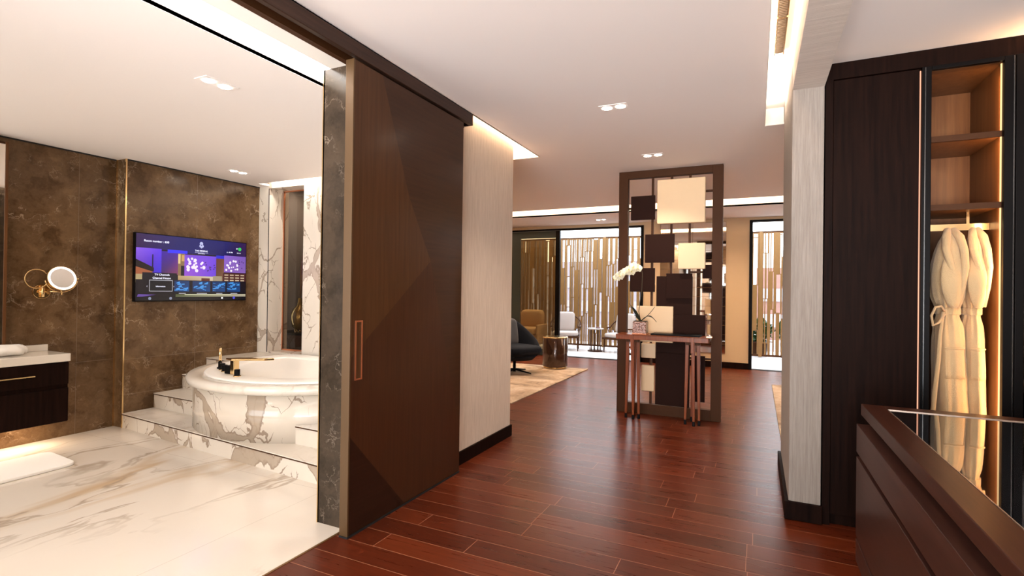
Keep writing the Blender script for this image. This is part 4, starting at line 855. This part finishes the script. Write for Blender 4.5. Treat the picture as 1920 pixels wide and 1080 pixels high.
# ------------------------------------------------------------------ terrace lattice
def lattice(name, x0, x1, z0, z1, y_, lab, seed):
    t = thing(name, ((x0 + x1) / 2, y_, z0), lab, 'lattice screen'); rnd = random.Random(seed)
    x = x0
    while x < x1 - .05:
        pw = min(1.08, x1 - x); m = MB(); xx = x + .03; D = .07; k = 0
        while xx < x + pw - .04:
            wc = min(rnd.choice((.10, .115, .13)), x + pw - xx); z = z0 - rnd.uniform(.1, .75); k += 1
            while z < z1:
                h = rnd.uniform(.55, .95); a0, a1 = max(z, z0), min(z + h, z1)
                if a1 > a0 + .03:
                    kind = rnd.choice((0, 0, 1, 2)); bars = {0: [(0, .046), (wc - .014, wc)], 1: [(0, .022), (wc * .5 - .010, wc * .5 + .010), (wc - .010, wc)], 2: [(0, .014), (.042, wc - .026)]}[kind]
                    if rnd.random() < .14: bars = [(0, wc * .86)]
                    for b0, b1 in bars: m.box(xx + b0, xx + b1, y_, y_ + D, a0, a1)
                    m.box(xx, xx + wc, y_ + .004, y_ + D - .004, a1 - .014, a1)
                z += h
            xx += wc
        m.build('lattice_panel', m_lat, t)
        bx(x - .03, x + .03, y_ - .01, y_ + .08, z0 - .05, z1 + .02).build('post', m_lat, t)
        x += 1.08
    bx(x0, x1, y_, y_ + .05, z1, z1 + .03).box(x0, x1, y_, y_ + .05, z0 - .04, z0).build('rail', m_bronzed, t)
lattice('lattice_screen', -7.4, -1.1, .06, 2.46, 11.35, 'bronze slatted privacy screen behind the terrace armchairs', 5)
lattice('lattice_screen', -1.0, 3.4, .06, 2.46, 11.30, 'bronze slatted privacy screen in the right terrace opening', 9)
# terrace side walls and floor edge
struct(bx(-8.1, -8, 4.2, 12.6, 0, 2.84).build('wall_left', m_creamw))
struct(bx(6, 6.1, -2.7, 12.6, 0, 2.84).build('wall_right', m_creamw))
struct(bx(-2.1, -1.65, -2.75, -2.6, 0, 2.84).box(2.05, 6, -2.75, -2.6, 0, 2.84).box(-1.65, 2.05, -2.75, -2.6, 2.32, 2.84).box(-1.65, 2.05, -2.75, -2.6, 0, .18).build('wall_near', m_paper))
struct(bx(-2.16, -2.06, -6.2, -2.75, -.1, 3.0).box(-2.16, -2.10, -2.75, -1.7, -.1, 3.0).build('wall_near', m_creamw), 'added wall outside behind the viewer, keeps hall light off the bathroom')  # unseen wall added to block the hall fill lamp from the bathroom
wm = struct(bx(-1.65, -1.60, -2.70, -2.62, .18, 2.32).box(2.0, 2.05, -2.70, -2.62, .18, 2.32).box(-1.6, 2.0, -2.70, -2.62, 2.27, 2.32).box(-1.6, 2.0, -2.70, -2.62, .18, .23).box(.18, .22, -2.70, -2.62, .23, 2.27).build('added_window_4', m_black), 'added window behind the viewer for the fill lamp')  # added window frame, out of view, where the hall fill light enters
struct(bx(-8, -2.1, 4.14, 4.2, 0, 2.84).build('wall_near', m_creamw)) if False else None
# outside: building and planting
bd = thing('far_building', (-4, 34, -3), 'pale mauve grey office building seen through the lattice', 'building')
bx(-22, -2, 32, 40, -12, 3.2).build('facade', plain('mauve_concrete', (.14, .115, .13), .7), bd)
for k in range(6): bx(-21.6, -2.4, 31.9, 32, -6 + k * 1.5, -5.3 + k * 1.5).build('window_band', plain('facade_glass_%d' % k, (.16, .15, .20), .2), bd)
bd2 = thing('brick_building', (9, 40, -3), 'reddish low building seen through the right lattice', 'building')
bx(0, 18, 36, 44, -12, 2.9).build('facade', plain('red_brick', (.20, .10, .08), .8, noise=.2, nscale=3), bd2)
for k in range(4): bx(.4, 17.6, 35.9, 36, -4 + k * 1.6, -3.2 + k * 1.6).build('window_band', plain('brick_glass_%d' % k, (.25, .24, .28), .2), bd2)
struct(bx(-80, 80, 12.6, 120, -12.2, -12).build('floor', plain('street_ground', (.35, .35, .34), .9)), 'ground far below the terrace')
def bush(x, y_, r_, lab, seed):
    rnd = random.Random(seed); t = thing('leafy_shrub', (x, y_, 0), lab, 'shrub', 'shrubs behind the right lattice')
    m = MB()
    for k in range(420):
        th, ph = rnd.uniform(0, 2 * PI), rnd.uniform(-1, 1); rr = r_ * rnd.uniform(.5, 1); c_ = Vector((x + rr * math.cos(th) * math.sqrt(1 - ph * ph), y_ + rr * .5 * math.sin(th), .5 + rr * ph))
        a_ = Vector((rnd.uniform(-1, 1), rnd.uniform(-1, 1), rnd.uniform(-.5, 1))).normalized() * .07; b2 = a_.cross(Vector((rnd.random(), rnd.random(), rnd.random()))).normalized() * .022
        m.add([tuple(c_ - a_), tuple(c_ + b2), tuple(c_ + a_), tuple(c_ - b2)], [(0, 1, 2, 3)])
    m.build('foliage', m_green, t); MB().tube([(x, y_, .25), (x, y_, .7)], .015, 6).build('stem', m_stem, t)
    MB().lathe(x, y_, [(.12, 0), (.17, .02), (.19, .26), (.17, .28)], 24).build('planter', m_bronzed, t)
bush(.04, 11.75, .27, 'green shrub behind the right lattice, left of the pair', 1); bush(.64, 11.8, .27, 'green shrub behind the right lattice, right of the pair', 2)

# ------------------------------------------------------------------ terrace furniture
def terrace_chair(x, y_, rz, lab):
    t = thing('terrace_armchair', (x, y_, 0), lab, 'armchair', 'rope back armchairs on the terrace')
    m = MB()
    for sx in (-.27, .27):
        for sy_ in (-.25, .25):
            MB().tube([(x + sx, y_ + sy_, 0), (x + sx * .97, y_ + sy_ * .97, .28)], [.012, .017], 8).build('leg', m_bronzed, t)
    bx(x - .30, x + .30, y_ - .28, y_ + .28, .27, .31).build('seat_frame', m_bronzed, t, bevel=.008)
    arc = [(x + .33 * math.cos(a_), y_ + .02 + .30 * math.sin(a_), .50 + .24 * max(0, math.sin(a_)) ** .8) for a_ in [math.radians(-35 + 250 * k / 30) for k in range(31)]]
    MB().tube(arc, .014, 8).build('arm_rail', m_bronzed, t)
    rp_ = MB()
    for k in range(1, 30):
        p = arc[k]; q_ = (x + (p[0] - x) * .84, y_ + (p[1] - y_) * .84, .31)
        k2 = min(29, max(1, k + (2 if k % 2 else -2))); p2 = arc[k2]
        rp_.tube([q_, p2], .0055, 5)
    rp_.build('rope_weave', plain('brown_rope', (.10, .055, .03), .8) if 'brown_rope' not in bpy.data.materials else bpy.data.materials['brown_rope'], t)
    MB().cushion(x, y_ - .01, .355, .56, .54, .10, .3, 14).build('seat_cushion', m_linen, t)
    c_ = MB().cushion(0, 0, 0, .44, .13, .42, .3, 14, 'Y'); c_.xform(Matrix.Translation((x - .03, y_ + .14, .60)) @ Matrix.Rotation(-.2, 4, 'X')); c_.build('back_cushion', m_linen, t)
    t.rotation_euler.z = rz; return t
terrace_chair(-3.70, 10.55, .28, 'rope back terrace armchair with pale cushions, left of the small terrace table')
terrace_chair(-2.50, 10.65, -.45, 'rope back terrace armchair with pale cushions, right of the small terrace table')
tt = thing('terrace_side_table', (-3.06, 10.62, 0), 'small round white topped table between the terrace armchairs', 'side table')
MB().lathe(-3.06, 10.62, [(.17, .462), (.175, .467), (.175, .480), (.17, .484)], 36).build('table_top', m_linen, tt)
for k in range(9):
    a_ = 2 * PI * k / 9; MB().tube([(-3.06 + .11 * math.cos(a_), 10.62 + .11 * math.sin(a_), .015), (-3.06 + .11 * math.cos(a_), 10.62 + .11 * math.sin(a_), .462)], .008, 6).build('leg', m_bronzed, tt)
MB().lathe(-3.06, 10.62, [(.16, 0), (.16, .015)], 36).build('base_ring', m_bronzed, tt)
tag(MB().lathe(-3.0, 10.6, [(.04, .485), (.05, .50), (.048, .505)], 20).build('small_dish', plain('plum_dish', (.14, .05, .06), .4)), 'small plum dish on the white terrace table', 'dish')
# tan sofa outside, stands in for an indoor sofa reflected in the leaf
sf = thing('sofa_reflection', (-4.65, 10.5, 0), 'tan cushioned sofa standing in for one reflected in the tinted glass leaf', 'sofa')
bx(-5.5, -4.28, 10.3, 10.9, .08, .30).build('sofa_base', m_tanf, sf, bevel=.03)
for x in (-5.18, -4.60): MB().cushion(x, 10.55, .37, .58, .60, .16, .3, 12).build('seat_cushion', m_tanf, sf)
for x in (-5.18, -4.60): MB().cushion(x, 10.85, .62, .56, .20, .42, .4, 12, 'Y').build('back_cushion', m_tanf, sf)
bx(-4.30, -4.25, 10.3, 10.9, .08, .52).build('sofa_arm', m_tanf, sf, bevel=.02)
for x, y_ in ((-5.45, 10.35), (-4.3, 10.35), (-5.45, 10.85), (-4.3, 10.85)): bx(x - .02, x + .02, y_ - .02, y_ + .02, 0, .08).build('leg', m_bronzed, sf)

# ------------------------------------------------------------------ living room furniture
tag(MB().prism([(-6.4, 5.15), (-2.425, 5.15), (-2.425, 8.02), (-6.4, 8.02)], .001, .014).build('area_rug', m_rug, bevel=.003), 'mottled beige rug under the navy armchair and drum table', 'rug')
tag(MB().prism([(.205, 4.9), (3.4, 4.9), (3.4, 7.92), (.205, 7.92)], .001, .014).build('area_rug', m_rug, bevel=.003), 'mottled beige rug mostly hidden behind the right end wall', 'rug')
st2 = thing('drum_side_table', (-2.93, 7.86, .014), 'dark bronze drum side table with a mirrored top on the rug', 'side table')
MB().lathe(-2.93, 7.86, [(.185, .015), (.185, .05)], 40).build('plinth', m_gold, st2)
MB().lathe(-2.93, 7.86, [(.20, .05), (.205, .06), (.205, .495), (.20, .50)], 48).build('drum', plain('lacquered_brown', (.055, .022, .012), .18, .4, .6), st2)
MB().lathe(-2.93, 7.86, [(.205, .50), (.208, .505), (.208, .517), (.203, .52)], 48).build('top_tray', m_gold, st2)
ac = thing('swivel_armchair', (-3.30, 7.10, .014), 'navy velvet swivel armchair with sloping arms on the beige rug', 'armchair')
ax, ay = -3.30, 7.10
# shell: swept around back from arm tip to arm tip, opening to +X
rings = []; K = 40
for k in range(K + 1):
    a_ = math.radians(38 + 284 * k / K); c_, s_ = math.cos(a_), math.sin(a_)
    back = max(0, -c_) ** 1.2; top = .46 + .10 * (1 - max(0, c_)) + .32 * back
    top = top - .12 * max(0, c_)
    ro = .40 + .02 * back
    P_ = lambda rr, z: (ax - .02 + rr * c_ * (1.0 if c_ < 0 else 1.02), ay + rr * s_, z)
    rings.append([P_(ro - .10, .23), P_(ro - .02, .30), P_(ro + .02 * back, top * .75), P_(ro + .05 * back, top), P_(ro + .03 * back - .03, top + .015), P_(ro - .07 + .02 * back, top - .02), P_(ro - .09, .36), P_(ro - .14, .25)])
MB().loft(rings, True).build('shell', m_navy, ac, subsurf=1)
MB().lathe(ax, ay, [(.05, .20), (.28, .22), (.33, .27), (.33, .30)], 40).build('seat_pan', m_navy, ac)
MB().cushion(ax + .06, ay, .365, .62, .56, .15, .35, 16).build('seat_cushion', m_navy, ac)
c_ = MB().cushion(0, 0, 0, .13, .46, .44, .35, 14, 'X'); c_.xform(Matrix.Translation((ax - .22, ay, .60)) @ Matrix.Rotation(-.18, 4, 'Y')); c_.build('back_cushion', m_greyc, ac)
MB().lathe(ax, ay, [(.025, .03), (.022, .05), (.022, .21)], 20).build('swivel_post', m_black, ac)
for k in range(4):
    a_ = k * PI / 2 + .25; MB().tube([(ax, ay, .065), (ax + .15 * math.cos(a_), ay + .15 * math.sin(a_), .045), (ax + .30 * math.cos(a_), ay + .30 * math.sin(a_), .026)], [.018, .013, .009], 8).build('foot', m_black, ac)
ac.rotation_euler.z = -.42
